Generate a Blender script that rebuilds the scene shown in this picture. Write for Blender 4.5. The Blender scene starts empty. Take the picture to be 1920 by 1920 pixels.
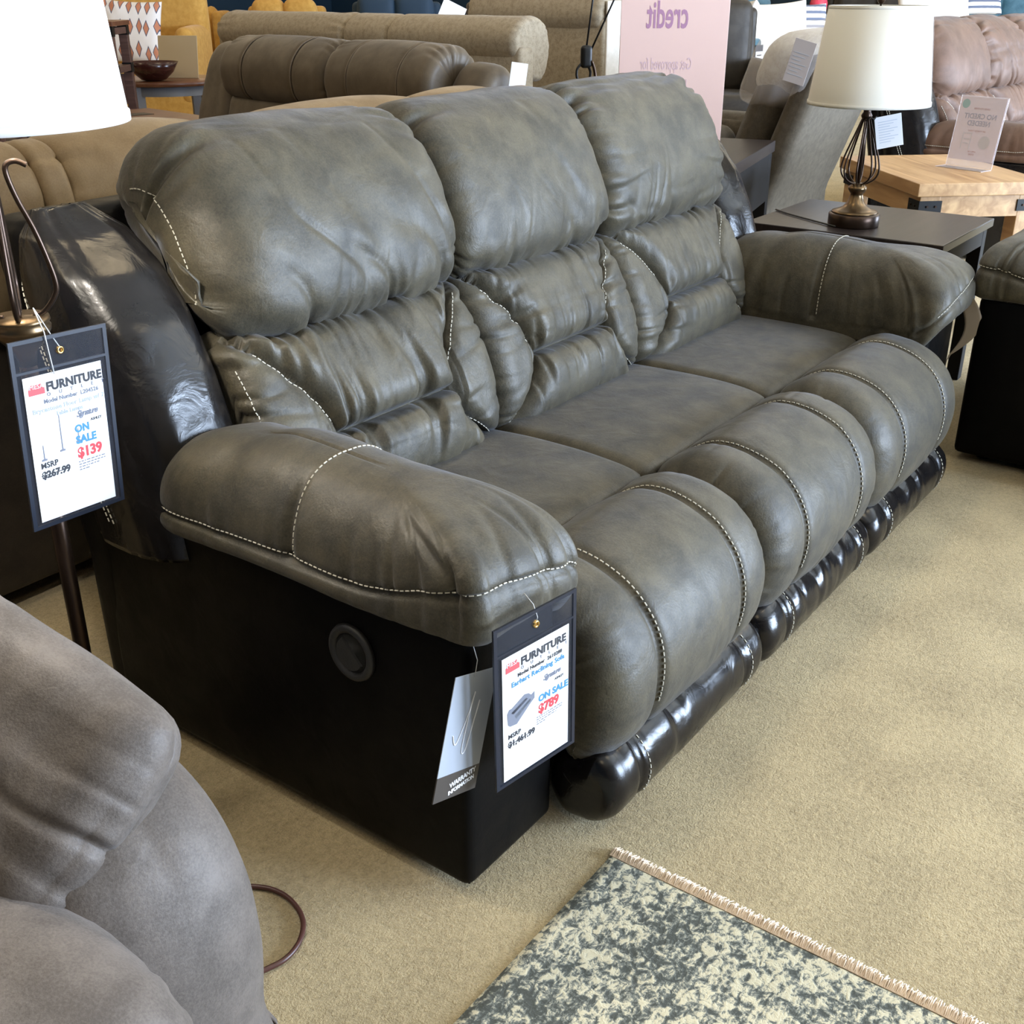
import bpy, math, random
import numpy as np
from mathutils import Vector, Matrix, Euler
random.seed(4); rng = np.random.default_rng(7)
scene = bpy.context.scene
COL = scene.collection
R = math.radians
PI = math.pi

# ------------------------------------------------------------------ tagging
def tag(o, label=None, cat=None, group=None, kind=None):
    if label: o['label'] = label
    if cat: o['category'] = cat
    if group: o['group'] = group
    if kind: o['kind'] = kind
    return o
def empty(name, loc=(0, 0, 0), rz=0, label=None, cat=None, group=None):
    o = bpy.data.objects.new(name, None); COL.objects.link(o)
    o.empty_display_size = .05
    o.location = loc; o.rotation_euler = (0, 0, rz)
    return tag(o, label, cat, group)
def link(name, me, mat, parent=None, smooth=True, loc=None, rot=None):
    o = bpy.data.objects.new(name, me); COL.objects.link(o)
    if mat: me.materials.append(mat)
    if parent: o.parent = parent
    if smooth:
        me.polygons.foreach_set('use_smooth', [True] * len(me.polygons))
    if loc: o.location = loc
    if rot: o.rotation_euler = rot
    return o
def mesh(name, V, F, mat, parent=None, smooth=True, loc=None, rot=None):
    me = bpy.data.meshes.new(name); me.from_pydata([tuple(v) for v in V], [], F); me.update()
    return link(name, me, mat, parent, smooth, loc, rot)
def copy_tree(o, parent=None):
    c = o.copy(); COL.objects.link(c)
    if parent: c.parent = parent
    for ch in list(o.children): copy_tree(ch, c)
    return c

# ------------------------------------------------------------------ noise
def _h(i, j, seed):
    n = (i.astype(np.int64) * 374761393 + j.astype(np.int64) * 668265263 + seed * 974711) & 0x7fffffff
    n = ((n ^ (n >> 13)) * 1274126177) & 0x7fffffff
    return ((n ^ (n >> 16)) & 0xffff) / 65535.0
def vn(u, v, seed=0):
    u = np.asarray(u, float); v = np.asarray(v, float) + 0 * u
    i = np.floor(u); j = np.floor(v); fu = u - i; fv = v - j
    fu = fu * fu * (3 - 2 * fu); fv = fv * fv * (3 - 2 * fv)
    a = _h(i, j, seed); b = _h(i + 1, j, seed); c = _h(i, j + 1, seed); d = _h(i + 1, j + 1, seed)
    return (a * (1 - fu) + b * fu) * (1 - fv) + (c * (1 - fu) + d * fu) * fv * 1.0
def fb(u, v, seed=0, o=3):
    r = 0; a = .5
    for k in range(o):
        r = r + a * (vn(u * 2 ** k, v * 2 ** k, seed + k * 11) - .5) * 2; a *= .5
    return r
def folds(along, d, freq, amp, sig, seed):
    """gathers running away from a seam: along the seam it varies fast, away from it slowly"""
    w = fb(along * freq * .35, d * 5, seed + 3, 2) * .9
    n = fb(along * freq + w, d * 3 + seed, seed, 2)
    k = vn(along * freq * .45, 0 * along + seed, seed + 5)
    n = -1.25 * np.exp(-(n / .15) ** 2) + .45 + .35 * n
    return amp * n * (.25 + 1.1 * k * k) * np.exp(-d / (sig * (.35 + 1.4 * k)))
def ss(a, b, x):
    t = np.clip((x - a) / (b - a), 0, 1); return t * t * (3 - 2 * t)

# ------------------------------------------------------------------ surfaces
def crom(pts, closed=True, n=16):
    P = np.array(pts, float); m = len(P); out = []
    rngk = range(m) if closed else range(m - 1)
    for i in rngk:
        if closed: a, b, c, d = P[i - 1], P[i], P[(i + 1) % m], P[(i + 2) % m]
        else: a, b, c, d = P[max(i - 1, 0)], P[i], P[i + 1], P[min(i + 2, m - 1)]
        for k in range(n):
            t = k / n
            out.append(.5 * ((2 * b) + (-a + c) * t + (2 * a - 5 * b + 4 * c - d) * t * t + (-a + 3 * b - 3 * c + d) * t ** 3))
    if not closed: out.append(P[-1])
    return np.array(out)
def resample(P, n, closed=True):
    Q = np.vstack([P, P[:1]]) if closed else P
    s = np.r_[0, np.cumsum(np.linalg.norm(np.diff(Q, axis=0), axis=1))]
    t = np.linspace(0, s[-1], n + 1)[:-1] if closed else np.linspace(0, s[-1], n)
    return np.stack([np.interp(t, s, Q[:, k]) for k in range(Q.shape[1])], 1), t, s[-1]
def gnormals(P, closed_v=True):
    if closed_v:
        dv = np.roll(P, -1, 1) - np.roll(P, 1, 1)
    else:
        dv = np.gradient(P, axis=1)
    du = np.gradient(P, axis=0)
    n = np.cross(du, dv); l = np.linalg.norm(n, axis=2, keepdims=True)
    return n / np.maximum(l, 1e-9)
def gmesh(name, P, mat, parent=None, closed_v=True, cap=True, flip=False, smooth=True):
    nu, nv = P.shape[:2]
    V = P.reshape(-1, 3).tolist(); F = []
    for i in range(nu - 1):
        for j in range(nv if closed_v else nv - 1):
            k = (j + 1) % nv
            f = [i * nv + j, (i + 1) * nv + j, (i + 1) * nv + k, i * nv + k]
            F.append(f[::-1] if flip else f)
    if cap:
        for i, rv in ((0, False), (nu - 1, True)):
            c = len(V); V.append(P[i].mean(0).tolist())
            for j in range(nv if closed_v else nv - 1):
                k = (j + 1) % nv
                f = [i * nv + j, i * nv + k, c]
                if rv: f = f[::-1]
                F.append(f[::-1] if flip else f)
    return mesh(name, V, F, mat, parent, smooth)
class Surf:
    def __init__(s, xs, sv, P, N): s.xs, s.sv, s.P, s.N = xs, sv, P, N
    def at(s, x, v):
        i = np.clip(np.interp(x, s.xs, np.arange(len(s.xs))), 0, len(s.xs) - 1.001)
        j = np.interp(v, s.sv, np.arange(len(s.sv))); i0 = int(i); j0 = int(j) % len(s.sv); j1 = (j0 + 1) % len(s.sv)
        a, b = i - i0, j - int(j)
        f = lambda G: (G[i0, j0] * (1 - a) + G[i0 + 1, j0] * a) * (1 - b) + (G[i0, j1] * (1 - a) + G[i0 + 1, j1] * a) * b
        n = f(s.N); return f(s.P), n / np.linalg.norm(n)
def cushion(name, prof, x0, x1, mat, parent, rx=.05, inset=.04, disp=None, nx=50, ns=120, er=None, left=None):
    """closed y-z profile swept along x with rounded, drawn-in ends and a displacement along the normal"""
    C, sv, L = resample(crom(prof), ns)
    A = np.sum(C[:, 0] * np.roll(C[:, 1], -1) - np.roll(C[:, 0], -1) * C[:, 1])
    T = np.roll(C, -1, 0) - np.roll(C, 1, 0); T /= np.linalg.norm(T, axis=1, keepdims=True)
    n = np.stack([T[:, 1], -T[:, 0]], 1) * (1 if A > 0 else -1)
    for _ in range(4): n = (np.roll(n, 1, 0) + n * 2 + np.roll(n, -1, 0)) / 4
    n /= np.linalg.norm(n, axis=1, keepdims=True)
    k = 9 if er is None else er
    th = np.linspace(0, PI / 2, k)
    rl, il = left or (rx, inset)
    xe = x0 + rl * (1 - np.cos(th)); ie = il * (1 - np.sin(th)); ier = inset * (1 - np.sin(th))
    xm = np.linspace(x0 + rl, x1 - rx, nx)
    xs = np.r_[xe[:-1], xm, (x1 - rx * (1 - np.cos(th)))[::-1][1:]]
    ins = np.r_[ie[:-1], np.zeros(nx), ier[::-1][1:]]
    P = np.zeros((len(xs), ns, 3))
    P[:, :, 0] = xs[:, None]
    P[:, :, 1:] = C[None] - n[None] * ins[:, None, None]
    N = gnormals(P)
    cen = P.mean((0, 1))
    mid = len(xs) // 2
    if np.sum((P[mid] - P[mid].mean(0)) * N[mid]) < 0: N = -N; fl = False
    else: fl = False
    if disp is not None:
        X = np.repeat(xs[:, None], ns, 1); S = np.repeat(sv[None], len(xs), 0)
        D = disp(X, S, L, (X - (x0 + x1) / 2) / ((x1 - x0) / 2), P)
        P = P + N * D[..., None]
        N2 = gnormals(P)
        if np.sum(N2 * N) < 0: N2 = -N2
        N = N2
    g = gnormals(P)
    o = gmesh(name, P, mat, parent, flip=(np.sum(g[mid] * (P[mid] - P[mid].mean(0))) < 0))
    xs2 = xs + np.arange(len(xs)) * 1e-9
    return o, Surf(xs2, sv, P, N), L
def tube(name, pts, r, mat, parent=None, n=8, closed=False, smooth=True, rads=None):
    P = np.array(pts, float); m = len(P); V = []; F = []
    T = np.gradient(P, axis=0); T /= np.maximum(np.linalg.norm(T, axis=1, keepdims=True), 1e-9)
    up = np.array([0, 0, 1.]) if abs(T[0][2]) < .9 else np.array([1., 0, 0])
    a = np.cross(T[0], up); a /= np.linalg.norm(a)
    for i in range(m):
        a = a - T[i] * (a @ T[i]); a /= np.linalg.norm(a); b = np.cross(T[i], a)
        rr = rads[i] if rads is not None else r
        for k in range(n):
            t = 2 * PI * k / n; V.append(P[i] + rr * (a * math.cos(t) + b * math.sin(t)))
    for i in range(m if closed else m - 1):
        for k in range(n):
            i2 = (i + 1) % m
            F.append([i * n + k, i * n + (k + 1) % n, i2 * n + (k + 1) % n, i2 * n + k])
    if not closed:
        F.append(list(range(n))[::-1]); F.append([(m - 1) * n + k for k in range(n)])
    return mesh(name, V, F, mat, parent, smooth)
def lathe(name, prof, mat, parent=None, n=40, loc=None, smooth=True):
    V = []; F = []; m = len(prof)
    for r, z in prof:
        for k in range(n):
            t = 2 * PI * k / n; V.append((r * math.cos(t), r * math.sin(t), z))
    for i in range(m - 1):
        for k in range(n):
            F.append([i * n + k, i * n + (k + 1) % n, (i + 1) * n + (k + 1) % n, (i + 1) * n + k])
    if prof[0][0] > 1e-6 and prof[0] != prof[-1]: F.append([k for k in range(n)][::-1])
    if prof[-1][0] > 1e-6 and prof[0] != prof[-1]: F.append([(m - 1) * n + k for k in range(n)])
    return mesh(name, V, F, mat, parent, smooth, loc)
def rbox(name, lo, hi, mat, parent=None, r=.02, puff=0, n=10, disp=None, shear=None, smooth=True, loc=None, rot=None):
    """rounded box grid; puff bulges the faces; shear(V)->V bends it"""
    lo = np.array(lo, float); hi = np.array(hi, float); c = (lo + hi) / 2; h = (hi - lo) / 2
    r = min(r, h.min() * .999)
    ax = []
    for k in range(3):
        inner = np.linspace(-(h[k] - r), h[k] - r, n); e = r * (1 - np.cos(np.linspace(0, PI / 2, 5)))[:-1]
        ax.append(np.r_[-h[k] + e, inner, (h[k] - e)[::-1]])
    V = []; F = []
    for k in range(3):
        a, b = (k + 1) % 3, (k + 2) % 3
        for sg in (-1, 1):
            A, B = np.meshgrid(ax[a], ax[b], indexing='ij')
            Q = np.zeros(A.shape + (3,)); Q[..., a] = A; Q[..., b] = B; Q[..., k] = sg * h[k]
            base = len(V); na, nb = A.shape
            V.extend(Q.reshape(-1, 3))
            for i in range(na - 1):
                for j in range(nb - 1):
                    f = [base + i * nb + j, base + (i + 1) * nb + j, base + (i + 1) * nb + j + 1, base + i * nb + j + 1]
                    F.append(f if sg > 0 else f[::-1])
    V = np.array(V)
    key = {}; mp = np.zeros(len(V), int); U = []
    for i, v in enumerate(np.round(V, 6)):
        t = tuple(v)
        if t not in key: key[t] = len(U); U.append(V[i])
        mp[i] = key[t]
    V = np.array(U); F = [[int(mp[i]) for i in f] for f in F]
    inner = np.clip(V, -(h - r), h - r); d = V - inner; l = np.linalg.norm(d, axis=1, keepdims=True)
    d = d / np.maximum(l, 1e-9); W = inner + d * r
    if puff:
        q = np.clip(np.abs(W) / h, 0, 1)
        f = [(1 - q[:, (k + 1) % 3] ** 2) * (1 - q[:, (k + 2) % 3] ** 2) for k in range(3)]
        W = W + np.stack([np.sign(W[:, k]) * puff * f[k] * (q[:, k] > .8) for k in range(3)], 1)
    if disp is not None: W = W + d * disp(W + c)[:, None]
    W = W + c
    if shear is not None: W = shear(W)
    return mesh(name, W, F, mat, parent, smooth, loc, rot)
def box(name, lo, hi, mat, parent=None, b=.003, loc=None, rot=None, smooth=False):
    """plain bevelled board"""
    lo = np.array(lo, float); hi = np.array(hi, float); b = min(b, (hi - lo).min() * .45)
    me = bpy.data.meshes.new(name)
    import bmesh
    bm = bmesh.new(); bmesh.ops.create_cube(bm, size=1)
    for v in bm.verts: v.co = Vector(((lo + hi) / 2 + np.array(v.co) * (hi - lo)))
    if b > 0: bmesh.ops.bevel(bm, geom=bm.edges[:], offset=b, segments=2, affect='EDGES', profile=.5)
    bm.to_mesh(me); bm.free()
    return link(name, me, mat, parent, smooth, loc, rot)
def pillow(name, w, h, t, mat, parent=None, n=36, seed=1, wr=.004, loc=None, rot=None, flat=.42):
    u = np.sin(np.linspace(-PI / 2, PI / 2, n)); Uu, Vv = np.meshgrid(u, u, indexing='ij')
    pinch = 1 - .07 * (1 - Vv ** 2); pv = 1 - .07 * (1 - Uu ** 2)
    X = Uu * w / 2 * pinch; Y = Vv * h / 2 * pv
    Z = t / 2 * ((1 - Uu ** 4) * (1 - Vv ** 4)) ** flat
    dE = np.minimum(1 - np.abs(Uu), 1 - np.abs(Vv))
    ang = np.arctan2(Vv, Uu) * 6
    Z = Z + wr * fb(ang * 2.2, dE * 2, seed, 3) * np.exp(-dE * 2.5) * (dE > 0) * 3 * np.clip(dE * 8, 0, 1)
    top = np.stack([X, Y, Z], 2).reshape(-1, 3); bot = np.stack([X, Y, -Z], 2).reshape(-1, 3)
    V = np.vstack([top, bot]); F = []; m = n * n
    for i in range(n - 1):
        for j in range(n - 1):
            f = [i * n + j, (i + 1) * n + j, (i + 1) * n + j + 1, i * n + j + 1]
            F.append(f); F.append([x + m for x in f][::-1])
    me = bpy.data.meshes.new(name); me.from_pydata([tuple(v) for v in V], [], F); 
    import bmesh
    bm = bmesh.new(); bm.from_mesh(me); bmesh.ops.remove_doubles(bm, verts=bm.verts[:], dist=1e-5); bm.to_mesh(me); bm.free()
    return link(name, me, mat, parent, True, loc, rot)
def dashes(name, pts, nrm, mat, parent, step=.0105, ln=.0068, r=.0011, off=.0008):
    """a row of short thread stitches along a polyline lying on a surface"""
    P = np.array(pts); Nn = np.array(nrm)
    s = np.r_[0, np.cumsum(np.linalg.norm(np.diff(P, axis=0), axis=1))]
    V = []; F = []; t = 0
    while t + ln < s[-1]:
        a = np.array([np.interp(t, s, P[:, k]) for k in range(3)]); b = np.array([np.interp(t + ln, s, P[:, k]) for k in range(3)])
        n = np.array([np.interp(t, s, Nn[:, k]) for k in range(3)]); n /= np.linalg.norm(n)
        a = a + n * off; b = b + n * off; d = b - a; d /= np.linalg.norm(d); w = np.cross(d, n)
        base = len(V)
        for q in (a, b):
            for k in range(6):
                th = PI / 3 * k; V.append(q + r * (w * math.cos(th) + n * math.sin(th)))
        for k in range(6): F.append([base + k, base + (k + 1) % 6, base + 6 + (k + 1) % 6, base + 6 + k])
        F.append([base + k for k in range(6)][::-1]); F.append([base + 6 + k for k in range(6)])
        t += step
    return mesh(name, V, F, mat, parent, False)
def stitch(sf, path, mat, parent, name='stitching', n=60, **kw):
    Q = crom(path, False, 12) if len(path) > 2 else np.linspace(path[0], path[1], n)
    pp = [sf.at(x, s) for x, s in Q]
    return dashes(name, [p for p, _ in pp], [q for _, q in pp], mat, parent, **kw)
def text(name, body, size, mat, parent, loc, rot=(PI / 2, 0, 0), align='LEFT', ext=.0002, sx=1, mirror=False, space=1.0, shear=0, off=0):
    cu = bpy.data.curves.new(name, 'FONT'); cu.body = body; cu.size = size; cu.extrude = ext; cu.align_x = align
    cu.space_character = space; cu.shear = shear; cu.offset = off; cu.resolution_u = 3
    o = bpy.data.objects.new(name + '_tmp', cu); COL.objects.link(o)
    bpy.context.view_layer.update()
    dg = bpy.context.evaluated_depsgraph_get()
    me = bpy.data.meshes.new_from_object(o.evaluated_get(dg)); me.name = name
    bpy.data.objects.remove(o)
    if mirror or sx != 1:
        for v in me.vertices: v.co.x *= (-sx if mirror else sx)
    return link(name, me, mat, parent, False, loc, rot)

def multi(name, boxes, mat, parent=None):
    V = []; F = []
    for lo, hi in boxes:
        b = len(V)
        for z in (lo[2], hi[2]):
            for x, y in ((lo[0], lo[1]), (hi[0], lo[1]), (hi[0], hi[1]), (lo[0], hi[1])): V.append((x, y, z))
        F += [[b, b + 3, b + 2, b + 1], [b + 4, b + 5, b + 6, b + 7]] + [[b + k, b + (k + 1) % 4, b + 4 + (k + 1) % 4, b + 4 + k] for k in range(4)]
    return mesh(name, V, F, mat, parent, False)

# ------------------------------------------------------------------ materials
def nt(name):
    m = bpy.data.materials.new(name); m.use_nodes = True; t = m.node_tree
    return m, t, t.nodes['Principled BSDF'], t.nodes, t.links
def plain(name, c, rough=.5, metal=0, spec=.5, emis=None, es=1, alpha=None, bump=0, bscale=200, trans=0):
    m, t, b, N, L = nt(name)
    b.inputs['Base Color'].default_value = (*c, 1); b.inputs['Roughness'].default_value = rough
    b.inputs['Metallic'].default_value = metal; b.inputs['Specular IOR Level'].default_value = spec
    if emis: b.inputs['Emission Color'].default_value = (*emis, 1); b.inputs['Emission Strength'].default_value = es
    if alpha is not None: b.inputs['Alpha'].default_value = alpha
    if trans: b.inputs['Transmission Weight'].default_value = trans
    if bump:
        n = N.new('ShaderNodeTexNoise'); n.inputs['Scale'].default_value = bscale; n.inputs['Detail'].default_value = 3
        tc = N.new('ShaderNodeTexCoord'); L.new(tc.outputs['Object'], n.inputs['Vector'])
        bp = N.new('ShaderNodeBump'); bp.inputs['Strength'].default_value = bump; bp.inputs['Distance'].default_value = .002
        L.new(n.outputs['Fac'], bp.inputs['Height']); L.new(bp.outputs['Normal'], b.inputs['Normal'])
    return m
def mottled(name, c1, c2, rough=.5, scale=9, spec=.5, sheen=.3, fine=.35, bump=.25, bscale=260, sheen_c=(.8, .82, .85), wr=.0, coat=0):
    """brushed suede-look upholstery: cloudy two-tone colour, fine grain"""
    m, t, b, N, L = nt(name)
    tc = N.new('ShaderNodeTexCoord')
    n1 = N.new('ShaderNodeTexNoise'); n1.inputs['Scale'].default_value = scale; n1.inputs['Detail'].default_value = 7; n1.inputs['Roughness'].default_value = .62; n1.inputs['Distortion'].default_value = .25
    n2 = N.new('ShaderNodeTexNoise'); n2.inputs['Scale'].default_value = bscale; n2.inputs['Detail'].default_value = 3; n2.inputs['Roughness'].default_value = .7
    for n in (n1, n2): L.new(tc.outputs['Object'], n.inputs['Vector'])
    mx = N.new('ShaderNodeMath'); mx.operation = 'MULTIPLY_ADD'; mx.inputs[1].default_value = fine; L.new(n2.outputs['Fac'], mx.inputs[0]); L.new(n1.outputs['Fac'], mx.inputs[2])
    r = N.new('ShaderNodeValToRGB'); r.color_ramp.elements[0].position = .42 + fine * .35; r.color_ramp.elements[1].position = .62 + fine * .62
    r.color_ramp.elements[0].color = (*c1, 1); r.color_ramp.elements[1].color = (*c2, 1)
    L.new(mx.outputs[0], r.inputs['Fac']); L.new(r.outputs['Color'], b.inputs['Base Color'])
    b.inputs['Roughness'].default_value = rough; b.inputs['Specular IOR Level'].default_value = spec
    b.inputs['Sheen Weight'].default_value = sheen; b.inputs['Sheen Roughness'].default_value = .45; b.inputs['Sheen Tint'].default_value = (*sheen_c, 1)
    rr = N.new('ShaderNodeMapRange'); rr.inputs['From Min'].default_value = .3; rr.inputs['From Max'].default_value = .7
    rr.inputs['To Min'].default_value = rough + .08; rr.inputs['To Max'].default_value = rough - .07
    L.new(n1.outputs['Fac'], rr.inputs['Value']); L.new(rr.outputs[0], b.inputs['Roughness'])
    bp = N.new('ShaderNodeBump'); bp.inputs['Strength'].default_value = bump; bp.inputs['Distance'].default_value = .0015
    L.new(n2.outputs['Fac'], bp.inputs['Height']); last = bp
    if wr:
        n3 = N.new('ShaderNodeTexNoise'); n3.inputs['Scale'].default_value = 14; n3.inputs['Detail'].default_value = 4; n3.inputs['Distortion'].default_value = 1.2
        L.new(tc.outputs['Object'], n3.inputs['Vector'])
        b2 = N.new('ShaderNodeBump'); b2.inputs['Strength'].default_value = wr; b2.inputs['Distance'].default_value = .02
        L.new(n3.outputs['Fac'], b2.inputs['Height']); L.new(bp.outputs['Normal'], b2.inputs['Normal']); last = b2
    L.new(last.outputs['Normal'], b.inputs['Normal'])
    return m
def wood(name, c1, c2, rough=.4, scale=2.5, axis=0, fine=60):
    m, t, b, N, L = nt(name)
    tc = N.new('ShaderNodeTexCoord'); mp = N.new('ShaderNodeMapping')
    s = [scale * 12] * 3; s[axis] = scale; mp.inputs['Scale'].default_value = s
    L.new(tc.outputs['Object'], mp.inputs['Vector'])
    n = N.new('ShaderNodeTexNoise'); n.inputs['Scale'].default_value = 1.5; n.inputs['Detail'].default_value = 8; n.inputs['Distortion'].default_value = .8
    L.new(mp.outputs['Vector'], n.inputs['Vector'])
    r = N.new('ShaderNodeValToRGB'); r.color_ramp.elements[0].position = .35; r.color_ramp.elements[1].position = .68
    r.color_ramp.elements[0].color = (*c1, 1); r.color_ramp.elements[1].color = (*c2, 1)
    L.new(n.outputs['Fac'], r.inputs['Fac']); L.new(r.outputs['Color'], b.inputs['Base Color'])
    b.inputs['Roughness'].default_value = rough
    return m

M = {}
M['fabric'] = mottled('charcoal_olive_upholstery', (.027, .0225, .012), (.077, .064, .037), rough=.53, scale=12, sheen=.16, spec=.50, wr=.12, fine=.6, bump=.35, sheen_c=(.7, .74, .85))
M['leather'] = mottled('black_brown_leatherette', (.0045, .004, .0042), (.010, .0085, .008), rough=.22, scale=20, spec=.4, sheen=0, fine=.3, bump=.08, bscale=420, wr=.12)
M['panel'] = mottled('black_side_leatherette', (.0022, .0020, .0020), (.004, .0036, .0036), rough=.42, scale=12, spec=.09, sheen=0, fine=.3, bump=.1, bscale=420, wr=.05)
M['thread'] = plain('cream_thread', (.62, .58, .48), .7)
M['black_plastic'] = plain('black_plastic', (.018, .018, .019), .5, bump=.2)
M['carpet'] = None
M['grey_suede'] = mottled('grey_brushed_suede', (.078, .063, .052), (.145, .120, .102), rough=.58, scale=13, spec=.38, sheen=.16, fine=.7, bump=.35, bscale=300, wr=.08)
M['tan'] = mottled('tan_upholstery', (.22, .145, .070), (.32, .225, .120), rough=.5, scale=8, spec=.35, sheen=.1)
M['taupe'] = mottled('taupe_upholstery', (.072, .052, .031), (.112, .083, .053), rough=.5, scale=8, spec=.4, sheen=.15)
M['darkbrown'] = mottled('dark_brown_upholstery', (.022, .017, .012), (.040, .031, .022), rough=.55, scale=8, spec=.35, sheen=.1)
M['chocolate'] = mottled('chocolate_upholstery', (.072, .036, .020), (.115, .060, .036), rough=.62, scale=8, spec=.4, sheen=.08)
M['beige'] = mottled('beige_woven', (.25, .20, .135), (.36, .30, .215), rough=.8, scale=40, spec=.2, sheen=.2, fine=.8, bump=.5, bscale=180)
M['beige_light'] = mottled('pale_beige_woven', (.42, .38, .32), (.54, .50, .43), rough=.8, scale=40, spec=.2, sheen=.2, fine=.8, bump=.5, bscale=180)
M['greybrown'] = mottled('grey_brown_fabric', (.055, .043, .027), (.088, .070, .047), rough=.7, scale=30, spec=.25, sheen=.2, fine=.6, bump=.4, bscale=200)
M['teal'] = mottled('teal_fabric', (.028, .085, .115), (.050, .130, .170), rough=.6, scale=10, spec=.3, sheen=.4)
M['mustard'] = mottled('mustard_fabric', (.52, .29, .065), (.63, .37, .095), rough=.75, scale=20, spec=.2, sheen=.2)
M['navy'] = plain('navy_fabric', (.012, .038, .075), .7)
M['white_cloth'] = mottled('white_cushion_cloth', (.74, .70, .64), (.84, .80, .75), rough=.85, scale=20, spec=.1, sheen=.1)
M['bronze'] = plain('dark_bronze_metal', (.055, .035, .025), .32, .85)
M['brass'] = plain('aged_bronze_metal', (.16, .105, .055), .3, .9)
M['black_metal'] = plain('black_metal', (.012, .012, .012), .4, .5)
M['shade'] = None
M['paper'] = plain('white_paper', (.86, .86, .88), .6)
M['vinyl'] = plain('clear_vinyl', (.10, .11, .14), .14, alpha=.13)
M['black_wood'] = plain('black_table_side', (.008, .007, .007), .6, spec=.2)
M['taupe_piping'] = plain('taupe_piping', (.13, .10, .07), .5)
M['vinyl_edge'] = plain('welded_vinyl_edge', (.010, .014, .026), .35, alpha=.93)
M['gold'] = plain('gold_eyelet', (.75, .50, .18), .25, 1)
M['ink'] = plain('black_ink', (.03, .03, .035), .7)
M['ink_grey'] = plain('grey_ink', (.17, .18, .22), .7)
M['ink_blue'] = plain('blue_ink', (.05, .22, .42), .7)
M['ink_red'] = plain('red_ink', (.62, .05, .06), .7)
M['logo_red'] = plain('logo_red', (.62, .08, .09), .6)
M['card_grey'] = plain('pale_grey_card', (.36, .39, .44), .4)
M['card_brown'] = plain('brown_card', (.055, .045, .038), .45)
M['string'] = plain('white_string', (.7, .7, .7), .7)
M['espresso'] = wood('espresso_tabletop', (.018, .013, .012), (.030, .022, .020), rough=.34)
M['oak'] = wood('oak_veneer', (.36, .20, .085), (.56, .35, .165), rough=.38, scale=1.3)
M['cherry'] = wood('reddish_brown_wood', (.115, .042, .020), (.185, .075, .038), rough=.32)
M['walnut'] = wood('dark_walnut', (.085, .042, .032), (.14, .075, .058), rough=.45)
M['greywood'] = plain('grey_painted_wood', (.20, .20, .21), .5)
M['acrylic'] = plain('clear_acrylic', (.85, .80, .82), .08, alpha=.35)
M['pink'] = plain('pink_poster_board', (.64, .44, .385), .5)
M['mauve'] = plain('mauve_print', (.34, .17, .26), .6)
M['pale_mauve'] = plain('pale_mauve_print', (.55, .38, .40), .6)
M['orange'] = plain('orange_print', (.80, .36, .20), .5)
M['glass_red'] = plain('red_glass', (.72, .06, .10), .1)
M['cord'] = plain('brown_cord', (.07, .025, .018), .4)
M['dark_void'] = plain('black_underside_cloth', (.004, .004, .004), .9)

def carpet_mat():
    m, t, b, N, L = nt('beige_loop_carpet')
    tc = N.new('ShaderNodeTexCoord')
    def nz(s, d, ro=.6):
        n = N.new('ShaderNodeTexNoise'); n.inputs['Scale'].default_value = s; n.inputs['Detail'].default_value = d; n.inputs['Roughness'].default_value = ro
        L.new(tc.outputs['Object'], n.inputs['Vector']); return n
    a, c, e = nz(6, 2, .3), nz(230, 3, .8), nz(70, 4, .75)
    s1 = N.new('ShaderNodeMath'); s1.operation = 'MULTIPLY_ADD'; s1.inputs[1].default_value = .42; L.new(c.outputs['Fac'], s1.inputs[0])
    fl = N.new('ShaderNodeMath'); fl.operation = 'MULTIPLY_ADD'; fl.inputs[1].default_value = .22; fl.inputs[2].default_value = .39; L.new(a.outputs['Fac'], fl.inputs[0]); L.new(fl.outputs[0], s1.inputs[2])
    s2 = N.new('ShaderNodeMath'); s2.operation = 'MULTIPLY_ADD'; s2.inputs[1].default_value = .42; L.new(e.outputs['Fac'], s2.inputs[0]); L.new(s1.outputs[0], s2.inputs[2])
    r = N.new('ShaderNodeValToRGB'); E = r.color_ramp.elements
    E[0].position = .72; E[0].color = (.24, .180, .088, 1); E[1].position = 1.12; E[1].color = (.60, .475, .265, 1)
    L.new(s2.outputs[0], r.inputs['Fac']); L.new(r.outputs['Color'], b.inputs['Base Color'])
    b.inputs['Roughness'].default_value = .95; b.inputs['Specular IOR Level'].default_value = .1
    b.inputs['Sheen Weight'].default_value = .2
    ad = N.new('ShaderNodeMath'); ad.operation = 'ADD'; L.new(c.outputs['Fac'], ad.inputs[0]); L.new(e.outputs['Fac'], ad.inputs[1])
    bp = N.new('ShaderNodeBump'); bp.inputs['Strength'].default_value = .8; bp.inputs['Distance'].default_value = .008
    L.new(ad.outputs[0], bp.inputs['Height']); L.new(bp.outputs['Normal'], b.inputs['Normal'])
    return m
M['carpet'] = carpet_mat()
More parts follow.
